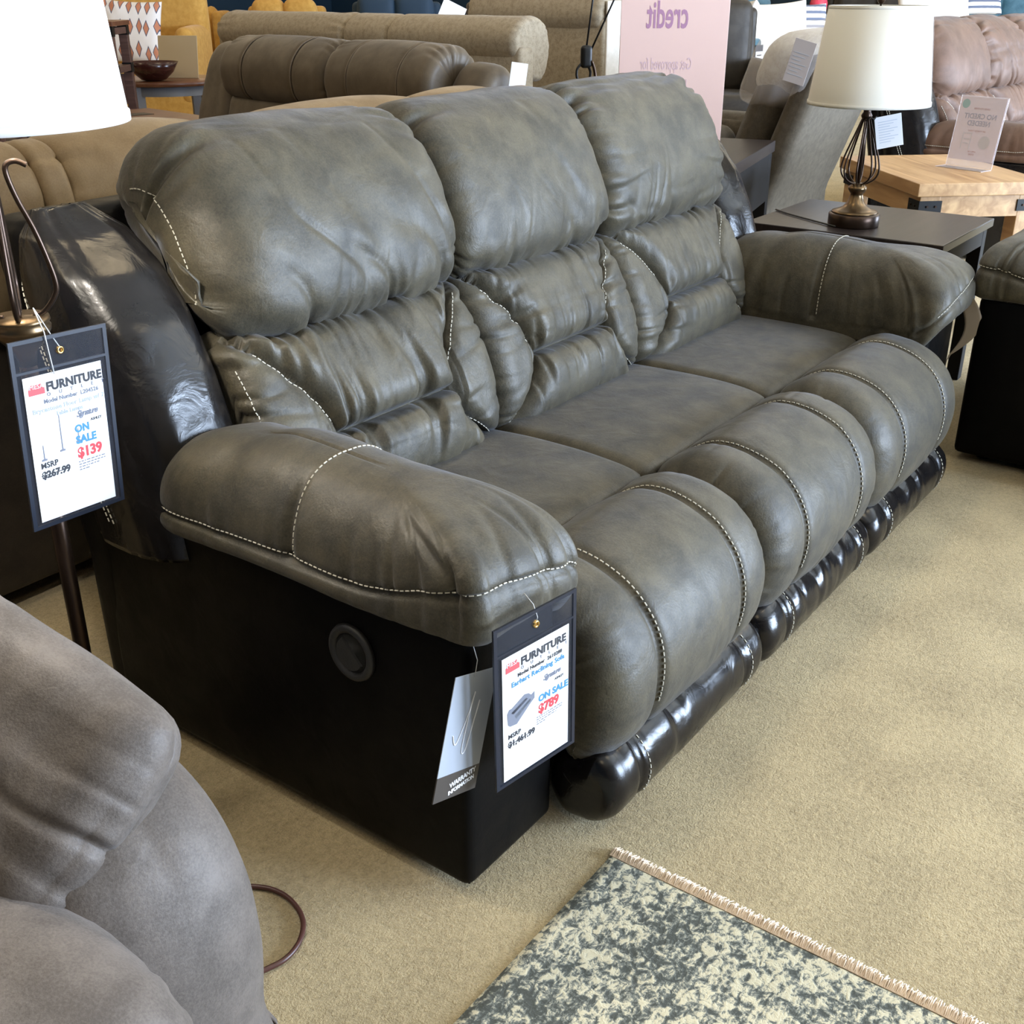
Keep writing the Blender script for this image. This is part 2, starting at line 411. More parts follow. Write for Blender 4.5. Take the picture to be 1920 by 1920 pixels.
def rug_mat():
    m, t, b, N, L = nt('distressed_blue_grey_rug')
    tc = N.new('ShaderNodeTexCoord')
    def nz(s, d, ro, di=0, st=(1, 1, 1)):
        mp = N.new('ShaderNodeMapping'); mp.inputs['Scale'].default_value = st; L.new(tc.outputs['Object'], mp.inputs['Vector'])
        n = N.new('ShaderNodeTexNoise'); n.inputs['Scale'].default_value = s; n.inputs['Detail'].default_value = d; n.inputs['Roughness'].default_value = ro; n.inputs['Distortion'].default_value = di
        L.new(mp.outputs['Vector'], n.inputs['Vector']); return n
    a = nz(64, 4, .72, .4); c = nz(6, 2, .5, .5); w = nz(22, 4, .65, 0, (1.6, 7, 1))
    s1 = N.new('ShaderNodeMath'); s1.operation = 'MULTIPLY_ADD'; s1.inputs[1].default_value = .28; L.new(c.outputs['Fac'], s1.inputs[0]); L.new(a.outputs['Fac'], s1.inputs[2])
    s2 = N.new('ShaderNodeMath'); s2.operation = 'MULTIPLY_ADD'; s2.inputs[1].default_value = .3; L.new(w.outputs['Fac'], s2.inputs[0]); L.new(s1.outputs[0], s2.inputs[2])
    r = N.new('ShaderNodeValToRGB'); E = r.color_ramp.elements
    E[0].position = .70; E[0].color = (.085, .092, .082, 1); E[1].position = .86; E[1].color = (.62, .57, .41, 1)
    x = r.color_ramp.elements.new(.765); x.color = (.165, .178, .160, 1)
    x = r.color_ramp.elements.new(.81); x.color = (.34, .335, .27, 1)
    L.new(s2.outputs[0], r.inputs['Fac']); L.new(r.outputs['Color'], b.inputs['Base Color'])
    b.inputs['Roughness'].default_value = .9; b.inputs['Specular IOR Level'].default_value = .15
    bp = N.new('ShaderNodeBump'); bp.inputs['Strength'].default_value = .6; bp.inputs['Distance'].default_value = .004
    L.new(a.outputs['Fac'], bp.inputs['Height']); L.new(bp.outputs['Normal'], b.inputs['Normal'])
    return m
M['rug'] = rug_mat()
M['fringe'] = plain('cream_fringe_yarn', (.72, .57, .42), .85)
def shade_mat(name, c, es):
    m, t, b, N, L = nt(name)
    b.inputs['Base Color'].default_value = (*c, 1); b.inputs['Roughness'].default_value = .6
    tr = N.new('ShaderNodeBsdfTranslucent'); tr.inputs['Color'].default_value = (*c, 1)
    mx = N.new('ShaderNodeMixShader'); mx.inputs[0].default_value = .22
    L.new(b.outputs[0], mx.inputs[1]); L.new(tr.outputs[0], mx.inputs[2]); L.new(mx.outputs[0], N['Material Output'].inputs['Surface'])
    return m
M['shade'] = shade_mat('cream_linen_shade', (.86, .82, .72), 0)
M['shade_white'] = shade_mat('white_linen_shade', (.92, .91, .88), 0)
M['film'] = plain('clear_plastic_film', (.9, .9, .9), .06, alpha=.10)
def pattern_mat():
    m, t, b, N, L = nt('leaf_print_cushion')
    tc = N.new('ShaderNodeTexCoord'); mp = N.new('ShaderNodeMapping'); mp.inputs['Scale'].default_value = (13, 5.0, 1)
    L.new(tc.outputs['Object'], mp.inputs['Vector'])
    v = N.new('ShaderNodeTexVoronoi'); v.inputs['Scale'].default_value = 1; v.inputs['Randomness'].default_value = .25; v.voronoi_dimensions = '2D'; v.distance = 'MANHATTAN'
    L.new(mp.outputs['Vector'], v.inputs['Vector'])
    r = N.new('ShaderNodeValToRGB'); r.color_ramp.interpolation = 'CONSTANT'
    E = r.color_ramp.elements; E[0].position = 0; E[0].color = (.55, .22, .12, 1); E[1].position = .36; E[1].color = (.84, .80, .78, 1)
    x = E.new(.28); x.color = (.08, .09, .14, 1)
    L.new(v.outputs['Distance'], r.inputs['Fac']); L.new(r.outputs['Color'], b.inputs['Base Color'])
    b.inputs['Roughness'].default_value = .85
    return m
M['leafprint'] = pattern_mat()
def stripe_mat():
    m, t, b, N, L = nt('striped_cushion')
    tc = N.new('ShaderNodeTexCoord'); w = N.new('ShaderNodeTexWave'); w.bands_direction = 'Y'; w.inputs['Scale'].default_value = 4.5
    L.new(tc.outputs['Object'], w.inputs['Vector'])
    r = N.new('ShaderNodeValToRGB'); r.color_ramp.interpolation = 'CONSTANT'; r.color_ramp.elements[0].color = (.12, .14, .20, 1); r.color_ramp.elements[1].position = .35; r.color_ramp.elements[1].color = (.82, .80, .78, 1)
    L.new(w.outputs['Fac'], r.inputs['Fac']); L.new(r.outputs['Color'], b.inputs['Base Color']); b.inputs['Roughness'].default_value = .85
    return m
M['stripe'] = stripe_mat()

# ------------------------------------------------------------------ camera
WIN_E = 620; CEIL_E = 7.5; EXPO = 1.0
CAM = Vector((-1.02939, -0.84380, 1.30459)); PITCH = .438435; YAW = .634419; FPX = 2092.158
cam_d = bpy.data.cameras.new('camera'); cam = bpy.data.objects.new('camera', cam_d); COL.objects.link(cam)
cam_d.sensor_width = 36; cam_d.lens = 36 * FPX / 1920; cam_d.clip_start = .02; cam_d.clip_end = 100
cam.location = CAM; cam.rotation_euler = (PI / 2 - PITCH, 0, YAW - PI / 2)
scene.camera = cam
FW = Vector((math.cos(YAW), math.sin(YAW), 0)); RT = Vector((math.sin(YAW), -math.cos(YAW), 0))
def spot(px, H, z=0):
    """the point H metres ahead of the camera along the floor, z high, that stands in column px of the photograph"""
    zc = H * math.cos(PITCH) + (CAM.z - z) * math.sin(PITCH)
    p = CAM + FW * H + RT * ((px - 960) / FPX * zc); return Vector((p.x, p.y, z))

# ================================================================== the reclining sofa and its relatives
def recliner_sofa(name, loc, rz, n, fab, lea, pan, label, cat, detail=1.0, seed=0, rear=True, marks=True):
    root = empty(name, loc, rz, label, cat)
    W = .24 * 2 + .603 * n; q = lambda v: max(8, int(v * detail)); dt = M['thread']
    body = box('base', (.22, .05, .045), (W - .22, .96, .30), M['dark_void'], root, .01)
    # --- seats
    seatp = [(.19, .375), (.205, .405), (.30, .418), (.45, .42), (.60, .412), (.68, .38), (.68, .28), (.45, .25), (.20, .27)]
    rollp = [(.20, .36), (.187, .402), (.145, .430), (.08, .442), (.01, .430), (-.048, .40), (-.092, .345), (-.110, .275), (-.102, .20), (-.072, .145), (-.035, .115), (0, .125), (.10, .2), (.19, .28)]
    footp = [(-.03, .145), (-.070, .157), (-.104, .13), (-.116, .085), (-.100, .035), (-.055, .008), (.0, .012), (.03, .07), (.01, .13)]
    lumbp = [(.60, .375), (.567, .41), (.552, .47), (.570, .55), (.610, .635), (.655, .70), (.70, .738), (.76, .745), (.82, .70), (.78, .58), (.72, .45), (.66, .37)]
    headp = [(.735, .712), (.692, .734), (.660, .782), (.664, .855), (.692, .93), (.732, .997), (.782, 1.047), (.85, 1.075), (.925, 1.070), (.985, 1.03), (1.01, .965), (.985, .88), (.91, .80), (.81, .735)]
    for i in range(n):
        x0 = .24 + .603 * i; x1 = x0 + .603; sd = seed + i * 17; xc = (x0 + x1) / 2
        def dseat(X, S, L, A, P): return .004 * fb(X * 5, S * 5, sd, 2) + .006 * (1 - A ** 2)
        o, sf, L = cushion('seat_cushion', seatp, x0 + .001, x1 - .001, fab, root, .03, .022, dseat, q(26), q(90))
        def droll(X, S, L, A, P):
            z = P[..., 2]; y = P[..., 1]
            d = np.zeros_like(X)
            for xs in (xc - .155, xc + .155):
                k = np.abs(X - xs); d -= .011 * np.exp(-(k / .012) ** 2) + .006 * np.exp(-(k / .05))
            front = ss(.18, .1, y)
            d += .012 * (1 - np.abs(A) ** 3) * front
            d += folds(X * 1.0, np.maximum(z - .10, 0), 26, .0045, .07, sd) * (y < .02)
            d += folds(S, (1 - np.abs(A)) * .3, 24, .005, .05, sd + 4) * front
            d += folds(X, np.maximum(.20 - y, 0), 30, .003, .03, sd + 9) * (z > .35)
            return d + .004 * fb(X * 7, S * 7, sd + 2, 3)
        o, rf, L = cushion('footrest_pad', rollp, x0 + .002, x1 - .002, fab, root, .075, .062, droll, q(110), q(190))
        if marks:
            for xs in (xc - .155, xc + .155):
                stitch(rf, [(xs + .011, .03 * L), (xs + .011, .2 * L), (xs + .011, .35 * L), (xs + .011, .52 * L)], dt, o, step=.0115, r=.0013, off=.0014)
        def dfoot(X, S, L, A, P):
            z = P[..., 2]
            d = -.007 * np.exp(-((X - (x1 - .1)) / .008) ** 2) - .01 * np.exp(-((X - (x0 + .1)) / .008) ** 2)
            d += folds(X, np.maximum(.150 - z, 0), 15, .012, .035, sd + 6) * (P[..., 1] < 0)
            return d + folds(S, (1 - np.abs(A)) * .3, 12, .004, .04, sd + 7) * ss(1, .93, np.abs(A)) + .002 * fb(X * 8, S * 8, sd, 2)
        o, ff, L = cushion('footrest_skirt', footp, x0 + .004, x1 - .004, lea, root, .045, .04, dfoot, q(70), q(80))
        if marks:
            for xs in (x0 + .112, x1 - .088):
                stitch(ff, [(xs + .008, .05 * L), (xs + .008, .2 * L), (xs + .008, .4 * L)], dt, o, step=.0115, off=.0014)
        bx0 = x0 + .003 - (.042 if i == 0 else 0); bx1 = x1 - .003 + (.042 if i == n - 1 else 0); xcb = (bx0 + bx1) / 2; hwb = (bx1 - bx0) / 2
        # --- lumbar cushion: hourglass seams with one crease between them
        Lf = [None]
        def seamx(b):   # |A| of the curved seams at height b, 0 bottom .. 1 top
            return np.where(b > .47, .52 + .40 * np.clip((b - .47) / .53, 0, 1) ** 1.9, .52 + .42 * np.clip((.47 - b) / .47, 0, 1) ** 1.5)
        def bof(z): return np.clip((z - .39) / .345, 0, 1)
        def dlumb(X, S, L, A, P):
            z = P[..., 2]; y = P[..., 1]; b = bof(z); fr = ((y < .60 + (z - .37) * .35 + .05)).astype(float) * ss(0, .03, S)
            fr = fr * (S < .45 * L)
            sx = seamx(b); hw = hwb; dseam = np.abs(np.abs(A) - sx) * hwb
            dcre = np.where(np.abs(A) < .53, np.abs(b - .47) * .345, 9)
            dtop = (1 - b) * .345 + .012; dbot = b * .345 + .02
            inner = np.abs(A) < sx
            dmin = np.minimum(np.minimum(dseam, dcre), np.minimum(dtop, dbot))
            r = np.where(inner, .055, .045); t = np.clip(dmin / r, 0, 1)
            h = np.where(inner, .056, .036) * np.clip(1 - (1 - t) ** 2, 0, 1) ** .55 - .028
            h -= .010 * np.exp(-(dcre / .0055) ** 2) + .005 * np.exp(-(dseam / .004) ** 2) + .008 * np.exp(-(dtop / .02) ** 2)
            w = folds(X, np.minimum(np.abs(b - .47) * .345, 9), 19, .018, .06, sd + 20) * (np.abs(A) < .62) + folds(X, np.abs(b - .47) * .345, 42, .006, .03, sd + 25) * (np.abs(A) < .62)
            w += folds(z, dseam, 24, .009, .045, sd + 21)
            w += folds(X, dtop, 19, .018, .055, sd + 22) + folds(X, dtop, 40, .006, .03, sd + 26) + folds(z * 1.0, (1 - np.abs(A)) * hw, 24, .010, .045, sd + 23)
            return fr * (h + w * np.clip(dmin / .01, .2, 1)) + .002 * fb(X * 9, S * 9, sd, 2)
        o, lf, L = cushion('back_cushion', lumbp, x0 + .003 - (.042 if i == 0 else 0), x1 - .003 + (.042 if i == n - 1 else 0), fab, root, .05, .045, dlumb, q(150), q(300))
        if marks:
            zz = lf.P[len(lf.xs) // 2, :, 2]; half = len(zz) // 2; ztab = zz[:half].copy()
            k0 = int(np.argmin(ztab[:len(ztab) // 2])); ztab = ztab[k0:int(np.argmax(ztab)) + 1]; stab = lf.sv[k0:k0 + len(ztab)]
            zmono = np.maximum.accumulate(ztab)
            for sg in (-1, 1):
                for b0, b1, off in ((.50, .97, .0), (.04, .44, .0)):
                    path = []
                    for b in np.linspace(b0, b1, 9):
                        A = float(seamx(np.array(b))) + .012
                        path.append((xcb + sg * A * hwb, float(np.interp(.39 + .345 * b, zmono, stab))))
                    stitch(lf, path, dt, o)
        def dhead(X, S, L, A, P):
            z = P[..., 2]; y = P[..., 1]
            fr = (S < .62 * L)
            lo = np.maximum(z - .735, 0)
            d = .014 * (1 - np.abs(A) ** 3) * fr
            d += (folds(X + lo * .5, lo, 11, .017, .085, sd + 30) + folds(X - lo * .3, lo, 24, .007, .05, sd + 34)) * (y < .80)
            e = (1 - np.abs(A)) * .30
            d += (folds(S, e, 15, .015, .085, sd + 31) + folds(S + e * .4, e, 30, .006, .05, sd + 33)) * (np.clip((1 + A) / .30, 0, 1) if i == 0 else 1)
            # a tuck near each upper corner
            for sg, sc, am in ((-1, .40, .02), (1, .47, .012)):
                dd = np.sqrt(((S - sc * L) / .016) ** 2)
                d -= am * np.exp(-dd ** 2) * ss(.42, 1.0, sg * A)
            d += .007 * fb(X * 4.5, S * 4.5, sd + 8, 3)
            return d
        ho, hf, HL = cushion('head_cushion', headp, x0 - .048 if i == 0 else x0 - .004, x1 + (.048 if i == n - 1 else .004), fab, root, .07, .062, dhead, q(150), q(260), left=(.13, .135) if i == 0 else None)
        if i == 0 and marks:
            stitch(hf, [(x0 - .048 + .008, v * HL) for v in np.linspace(.06, .52, 14)], dt, ho, off=.0015)
            stitch(lf, [(x0 - .039 + .008, float(np.interp(.42 + .30 * b, zmono, stab))) for b in np.linspace(.1, 1, 10)], dt, o, off=.0015)
    # --- gusset between the first cushions and the wing
    rbox('side_gusset', (.205, .66, .40), (.262, .84, .60), fab, root, .012, 0, 6, shear=lambda V: V + np.stack([0 * V[:, 0], (V[:, 2] - .56) * .42, 0 * V[:, 0]], 1))
    # --- arms, both ends
    for sg in (1, -1):
        mx = (lambda x: x) if sg == 1 else (lambda x: W - x)
        xo, xi, ya, yb = -.012, .258, -.036, .700
        ol = []
        def corner(cx, cy, rr, a0, a1, n=9):
            for t in np.linspace(a0, a1, n): ol.append((cx + rr * math.cos(t), cy + rr * math.sin(t)))
        corner(xo + .032, ya + .032, .032, -PI, -PI / 2); corner(xi - .06, ya + .06, .06, -PI / 2, 0)
        corner(xi - .09, yb - .09, .09, 0, PI / 2); corner(xo + .10, yb - .10, .10, PI / 2, PI)
        O, so, Lo = resample(np.array(ol), q(330))
        me_x = .118; fy, by = .235, .50
        My = np.clip(O[:, 1], fy, by); Mx = np.full(len(O), me_x)
        inn = ss(.10, .245, O[:, 0]) * ss(-.05, .03, O[:, 1])
        fro = ss(.20, -.04, O[:, 1])
        zb = .478 - .085 * inn
        zseam = .512 + .052 * fro * (1 - ss(.0, .25, O[:, 0]) * .75) - .075 * inn + .0 * O[:, 0]
        nb, nd = 9, q(64)
        P = np.zeros((nb + nd, len(O), 3)); DS = np.zeros((nb + nd, len(O)))
        ctr = np.stack([Mx, My], 1); dirv = O - ctr; dl = np.linalg.norm(dirv, axis=1, keepdims=True); dn = dirv / dl
        for k in range(nb):
            t = k / (nb - 1)
            bul = (.009 * abs(math.sin(t * PI)) ** .8 * (1 - inn) + .002 * t)[:, None]
            if k == 0: bul = -.02 + 0 * bul
            P[k, :, :2] = O + dn * bul; P[k, :, 2] = zb + (zseam - zb) * max(t, .0); DS[k] = -(1 - t) * .06
        ztop = .655
        for k in range(nd):
            ph = (k + 1) / nd * PI / 2
            c = math.cos(ph) ** .80; h = math.sin(ph) ** .92
            P[nb + k, :, :2] = ctr + (O + dn * .004 - ctr) * c
            zt_ = ztop - .012 * ss(.4, .15, My) - .015 * ss(.42, .52, My)
            P[nb + k, :, 2] = zseam + (zt_ - zseam) * h
            DS[nb + k] = dl[:, 0] * (1 - c) + .05 * h
        N = gnormals(P); mid = nb + 6
        if np.sum((P[mid] - P[mid].mean(0)) * N[mid]) < 0: N = -N
        S = np.repeat(so[None], len(P), 0); sd = seed + 50 + sg; Y = P[..., 1]
        fw_ = (ss(.30, .02, Y) * .9 + .22)
        D = folds(S, np.abs(DS), 21, .0145, .085, sd) * fw_ * np.clip(np.abs(DS) / .006, .25, 1)
        D += folds(S, np.abs(DS), 9, .012, .12, sd + 3) * ss(.35, .0, Y)
        D += folds(S, np.abs(DS), 16, .008, .09, sd + 2) * ss(.2, .25, P[..., 0])
        D -= .009 * np.exp(-((Y - .33) / .009) ** 2) * (DS > 0) + .004 * np.exp(-np.abs(Y - .33) / .05) * (DS > 0)
        dome = np.r_[np.ones(nb), 1 - ss(.30, .85, np.arange(nd) / nd)]; D *= dome[:, None]
        D = np.where(DS < 0, D * .55 * np.clip((DS + .06) / .02, 0, 1), D)
        D -= .0065 * np.exp(-(DS / .004) ** 2) * (1 - inn)[None]
        D *= np.linspace(1, 1, len(P))[:, None]
        D += .005 * fb(Y * 5, P[..., 0] * 5 + P[..., 2] * 3, sd, 3)
        fade = np.ones(len(P)); fade[-3:] = [.8, .6, .5]; D *= fade[:, None]
        P = P + N * D[..., None]
        P[-1] = P[-1] * .3 + P[-2] * .7
        N2 = gnormals(P); N2 = N2 if np.sum(N2 * N) > 0 else -N2
        if sg == -1: P[..., 0] = W - P[..., 0]; N2[..., 0] *= -1
        # last ring collapses onto the ridge: close it by mirrored pairs
        g = gnormals(P)
        o = gmesh('armrest', P, fab, root, flip=(np.sum(g[mid] * (P[mid] - P[mid].mean(0))) < 0))
        if marks:
            k = nb + 1
            sel = [j for j in range(len(O)) if not (O[j, 0] > .2 and O[j, 1] > .0) and not (O[j, 1] > .66)]
            st = next(i for i in range(len(sel)) if (sel[i] - 1) % len(O) not in sel); sel = sel[st:] + sel[:st]
            pp = P[k, sel]; nn = N2[k, sel]
            pp = np.stack([np.convolve(np.r_[[pp[0, c]] * 2, pp[:, c], [pp[-1, c]] * 2], np.ones(5) / 5, 'valid') for c in range(3)], 1)
            dashes('stitching', pp + nn * .001, nn, dt, o)
            ja = [j for j in range(len(O)) if O[j, 0] < .05]; ja = min(ja, key=lambda j: abs(O[j, 1] - .322))
            jb = [j for j in range(len(O)) if O[j, 0] > .2]; jb = min(jb, key=lambda j: abs(O[j, 1] - .322))
            rows = list(range(nb + 1, len(P) - 1))
            pp = np.vstack([P[rows, ja], P[rows[::-1], jb]]); nn = np.vstack([N2[rows, ja], N2[rows[::-1], jb]])
            dashes('stitching', pp, nn, dt, o, r=.0012)
        # leather side box
        xa, xb = sorted((mx(.004), mx(.236)))
        sp = rbox('arm_panel', (xa, .0, .022), (xb, .87, .482), pan, root, .018, .004, 14)
        tube('piping', [(mx(.003), y, .481) for y in np.linspace(.86, .02, 20)] + [(mx(.008), .004, .481), (mx(.03), -.001, .480)] + [(mx(x), -.002, .478) for x in np.linspace(.05, .22, 8)], .0042, lea, sp, 8)
        tube('seam_welt', [(mx(.012), .006, z) for z in np.linspace(.03, .47, 12)], .0022, pan, sp, 6)
        # --- leather wing beside the back
        zt = np.array([.42, .50, .60, .70, .80, .875, .93, .968]); yf = np.array([.60, .615, .64, .675, .72, .775, .84, .92]) - .02
        yb_ = np.array([.86, .88, .91, .94, .965, .98, .985, .975]); kx = np.array([1, 1, 1, 1, .97, .90, .74, .40])
        zs = np.linspace(0, 1, q(70)); zi = np.interp(zs, np.linspace(0, 1, 8), zt); m_ = q(90)
        a = np.linspace(0, 2 * PI, m_, endpoint=False); P = np.zeros((len(zi), m_, 3))
        f1 = np.interp(zi, zt, yf); f2 = np.interp(zi, zt, yb_); kx_ = np.interp(zi, zt, kx)
        for s_ in range(3):
            for arr in (f1, f2, kx_): arr[1:-1] = (arr[:-2] + arr[1:-1] * 2 + arr[2:]) / 4
        ca, sa = np.cos(a), np.sin(a); e = 2 / 2.7
        cx_ = np.sign(ca) * np.abs(ca) ** e; cy_ = np.sign(sa) * np.abs(sa) ** e
        P[..., 0] = .082 + .118 * kx_[:, None] * cx_[None]
        P[..., 1] = (f1 + f2)[:, None] / 2 + ((f2 - f1) / 2 * np.clip(kx_ * 1.0, 0, 1))[:, None] * cy_[None]
        P[..., 2] = zi[:, None]
        N = gnormals(P); mid = len(zi) // 2
        if np.sum((P[mid] - P[mid].mean(0)) * N[mid]) < 0: N = -N
        Z = P[..., 2]; Aa = np.repeat(a[None] * .2, len(zi), 0)
        D = folds(Aa * 1.3, np.maximum(.99 - Z, 0), 14, .012, .08, sd + 5) + folds(Aa, np.maximum(Z - .42, 0), 18, .008, .06, sd + 6)
        D += .006 * fb(Aa * 9, Z * 6, sd + 9, 3)
        P = P + N * D[..., None]; wN = gnormals(P); wN = wN if np.sum(wN * N) > 0 else -wN
        if sg == -1: P[..., 0] = W - P[..., 0]
        g = gnormals(P)
        wg = gmesh('back_wing', P, lea, root, flip=(np.sum(g[mid] * (P[mid] - P[mid].mean(0))) < 0))
        if marks and sg == 1:
            for off in (0, .014):
                pts = crom([(-.033, .735 + off, .47), (-.034, .78 + off, .56), (-.034, .84 + off, .68), (-.034, .90 + off, .80), (-.030, .955 + off, .89), (-.01, .985 + off, .94)], False, 12)
                G = P.reshape(-1, 3)
                out = []
                for p_ in pts:
                    k = int(np.argmin((G[:, 1] - p_[1]) ** 2 + (G[:, 2] - p_[2]) ** 2 + (G[:, 0] > .1) * 9))
                    out.append((G[k, 0], p_[1], p_[2]))
                out = np.array(out); out[:, 0] = np.convolve(np.r_[[out[0, 0]] * 4, out[:, 0], [out[-1, 0]] * 4], np.ones(9) / 9, 'valid') - .002
                dashes('stitching', out, [(-1, 0, .2)] * len(out), dt, wg)
    rbox('back_panel', (.01, .80, .03), (W - .01, .93, .95), pan, root, .04, .01, 10,
         shear=lambda V: V + np.stack([0 * V[:, 0], np.clip(V[:, 2] - .35, 0, 1) * .24, 0 * V[:, 0]], 1))
    for fx in (.08, W - .08):
        for fy in (.08, .80): lathe('foot', [(.022, 0), (.025, .004), (.022, .03), (.018, .05)], M['black_plastic'], root, 14, (fx, fy, 0))
    return root, W

sofa, SW = recliner_sofa('reclining_sofa', (0, 0, 0), 0, 3, M['fabric'], M['leather'], M['panel'],
    'three-seat charcoal suede-look reclining sofa with black leather sides in the middle of the carpet', 'sofa')
# recliner handle on the near side
hb = lathe('release_handle', [(.030, 0), (.0335, .006), (.040, .009), (.0455, .006), (.047, 0), (.030, 0)], M['black_plastic'], sofa, 44)
hb.location = (.001, .218, .383); hb.rotation_euler = (0, -PI / 2, 0); hb.scale = (1.05, 1, 1)
cup = lathe('recess', [(.0, .0012), (.031, .0012), (.033, .004)], M['dark_void'], hb, 36)
pts = [(.028 * math.cos(t), .029 * math.sin(t)) for t in np.linspace(-.15 * PI, 1.0 * PI, 20)]
V = [(x, y, 0.0013) for x, y in pts] + [(x * .95, y * .95, .0085) for x, y in pts]; n_ = len(pts)
F = [[i, (i + 1) % n_, n_ + (i + 1) % n_, n_ + i] for i in range(n_)] + [list(range(n_, 2 * n_))]
mesh('lever', V, F, M['black_plastic'], hb, False, None, (0, 0, R(60)))

# ================================================================== hanging price tag and warranty card on the sofa
def price_tag(name, label, loc, rz, tilt, w, h, lines, pic, group='vinyl price tags hung on the goods', string_to=None):
    """origin at the eyelet; x to the right, z up, face towards -y; e = .022 below the top edge"""
    root = empty(name, loc, 0, label, 'price tag', group); root.rotation_euler = (0, tilt, rz)
    t = .024; x0, x1, z0, z1 = -w / 2, w / 2, -h + t, t
    sl = box('sleeve', (x0, -.0010, z0), (x1, .0010, z1), M['vinyl'], root, .0003)
    e = .0055; ed = []
    for lo, hi in (((x0 - .001, z0), (x0 + e, z1)), ((x1 - e, z0), (x1 + .001, z1)), ((x0 + e, z0), (x1 - e, z0 + e)), ((x0 + e, z1 - e), (x1 - e, z1)), ((x0 + e, z1 - .047), (x1 - e, z1 - .0435))):
        ed.append(((lo[0], -.0017, lo[1]), (hi[0], .0017, hi[1])))
    multi('welded_edge', ed, M['vinyl_edge'], root)
    cx0, cx1, cz0, cz1 = x0 + .013, x1 - .015, z0 + .010, z1 - .052
    pc = box('price_card', (cx0, -.0022, cz0), (cx1, -.0012, cz1), M['paper'], root, .0003)
    ey = lathe('eyelet', [(.0028, -.0028), (.0055, -.0028), (.0058, 0), (.0055, .0028), (.0028, .0028), (.0028, -.0028)], M['gold'], root, 24); ey.rotation_euler = (PI / 2, 0, 0)
    cw, ch = cx1 - cx0, cz1 - cz0
    for body, u, v, size, mat, al, sp, shr in lines:
        text('lettering', body, size * ch, M[mat], pc, (cx0 + u * cw, -.0026, cz0 + v * ch), (PI / 2, 0, 0), al, .0001, 1, False, sp, shr, size * ch * (.045 if size > .06 else .03))
    # red couch logo
    lx, lz, s = cx0 + .05 * cw, cz0 + .875 * ch, cw * .20
    couch = [(0, 0), (1, 0), (1, .45), (.9, .55), (.86, .45), (.86, .72), (.8, .8), (.2, .8), (.14, .72), (.14, .45), (.1, .55), (0, .45)]
    V = [(lx + s * a, -.0026, lz + s * .72 * b) for a, b in couch]
    mesh('logo', V, [list(range(len(V)))], M['logo_red'], pc, False)
    text('lettering', 'MESA', s * .36, M['paper'], pc, (lx + s * .5, -.0029, lz + s * .34), (PI / 2, 0, 0), 'CENTER', .0001, 1, False, 1.05)
    for poly, mat in pic:
        V = [(cx0 + a * cw, -.0026 - .0001 * k, cz0 + b * ch) for k, (a, b) in enumerate(poly)]
        V = [(a, -.0026, b) for a, _, b in V]
        mesh('printed_picture', V, [list(range(len(V)))], M[mat], pc, False)
    return root
sig = [('Signature', .60, .655, .058, 'ink_grey', 'LEFT', .8, .45), ('ASHLEY', .78, .605, .026, 'ink', 'LEFT', 1, 0)]
def strike(a, b, v): return ([(a, v), (b, v), (b, v + .006), (a, v + .006)], 'ink')
def fine(u, v, w):   # the fine print, as short grey bars of unreadable type
    out = []; x = u
    for r_ in range(4):
        x = u
        while x < u + w * (1 if r_ < 2 else .8 if r_ == 2 else .35):
            l = random.uniform(.015, .05); out.append(([(x, v - r_ * .019), (x + l, v - r_ * .019), (x + l, v - r_ * .019 + .008), (x, v - r_ * .019 + .008)], 'ink_grey')); x += l + .012
    return out
sofa_pic = [([(.06, .55), (.09, .58), (.13, .58), (.32, .635), (.38, .625), (.42, .60), (.47, .615), (.47, .56), (.40, .53), (.20, .43), (.10, .44), (.07, .46)], 'ink_grey'), ([(.17, .505), (.40, .575), (.41, .555), (.19, .475)], 'card_grey'), ([(.12, .545), (.34, .60), (.37, .585), (.15, .525)], 'ink')]
price_tag('price_tag', 'clear vinyl price tag reading $789 hanging at the front of the charcoal sofa armrest', (.0715, -.0745, .503), R(-9), R(-1), .163, .272,
    [('FURNITURE', .27, .885, .082, 'ink', 'LEFT', 1.03, 0), ('O  U  T  L  E  T', .27, .85, .034, 'ink_grey', 'LEFT', 1.9, 0), ('Model Number  2610288', .22, .805, .040, 'ink', 'LEFT', 1.05, 0),
     ('Earhart Reclining Sofa', .13, .745, .055, 'ink_blue', 'LEFT', 1.05, 0), ('ON SALE', .53, .50, .074, 'ink_blue', 'LEFT', 1.0, 0), ('$789', .53, .405, .100, 'ink_red', 'LEFT', 1.0, 0),
     ('MSRP', .07, .34, .050, 'ink', 'LEFT', 1.05, 0), ('$1,461.99', .07, .27, .065, 'ink', 'LEFT', 1, 0)] + sig, [strike(.06, .45, .288)] + sofa_pic + fine(.50, .375, .38))
sp_ = [([(.10 + a, .42 + b), (.17 + a, .42 + b), (.17 + a, .432 + b), (.145 + a, .436 + b), (.142 + a, .53 + b * .3 + c), (.132 + a, .53 + b * .3 + c), (.130 + a, .436 + b), (.10 + a, .432 + b)], 'ink_grey') for a, b, c in ((0, 0, 0), (.24, .03, .17), (.46, .06, .03))]
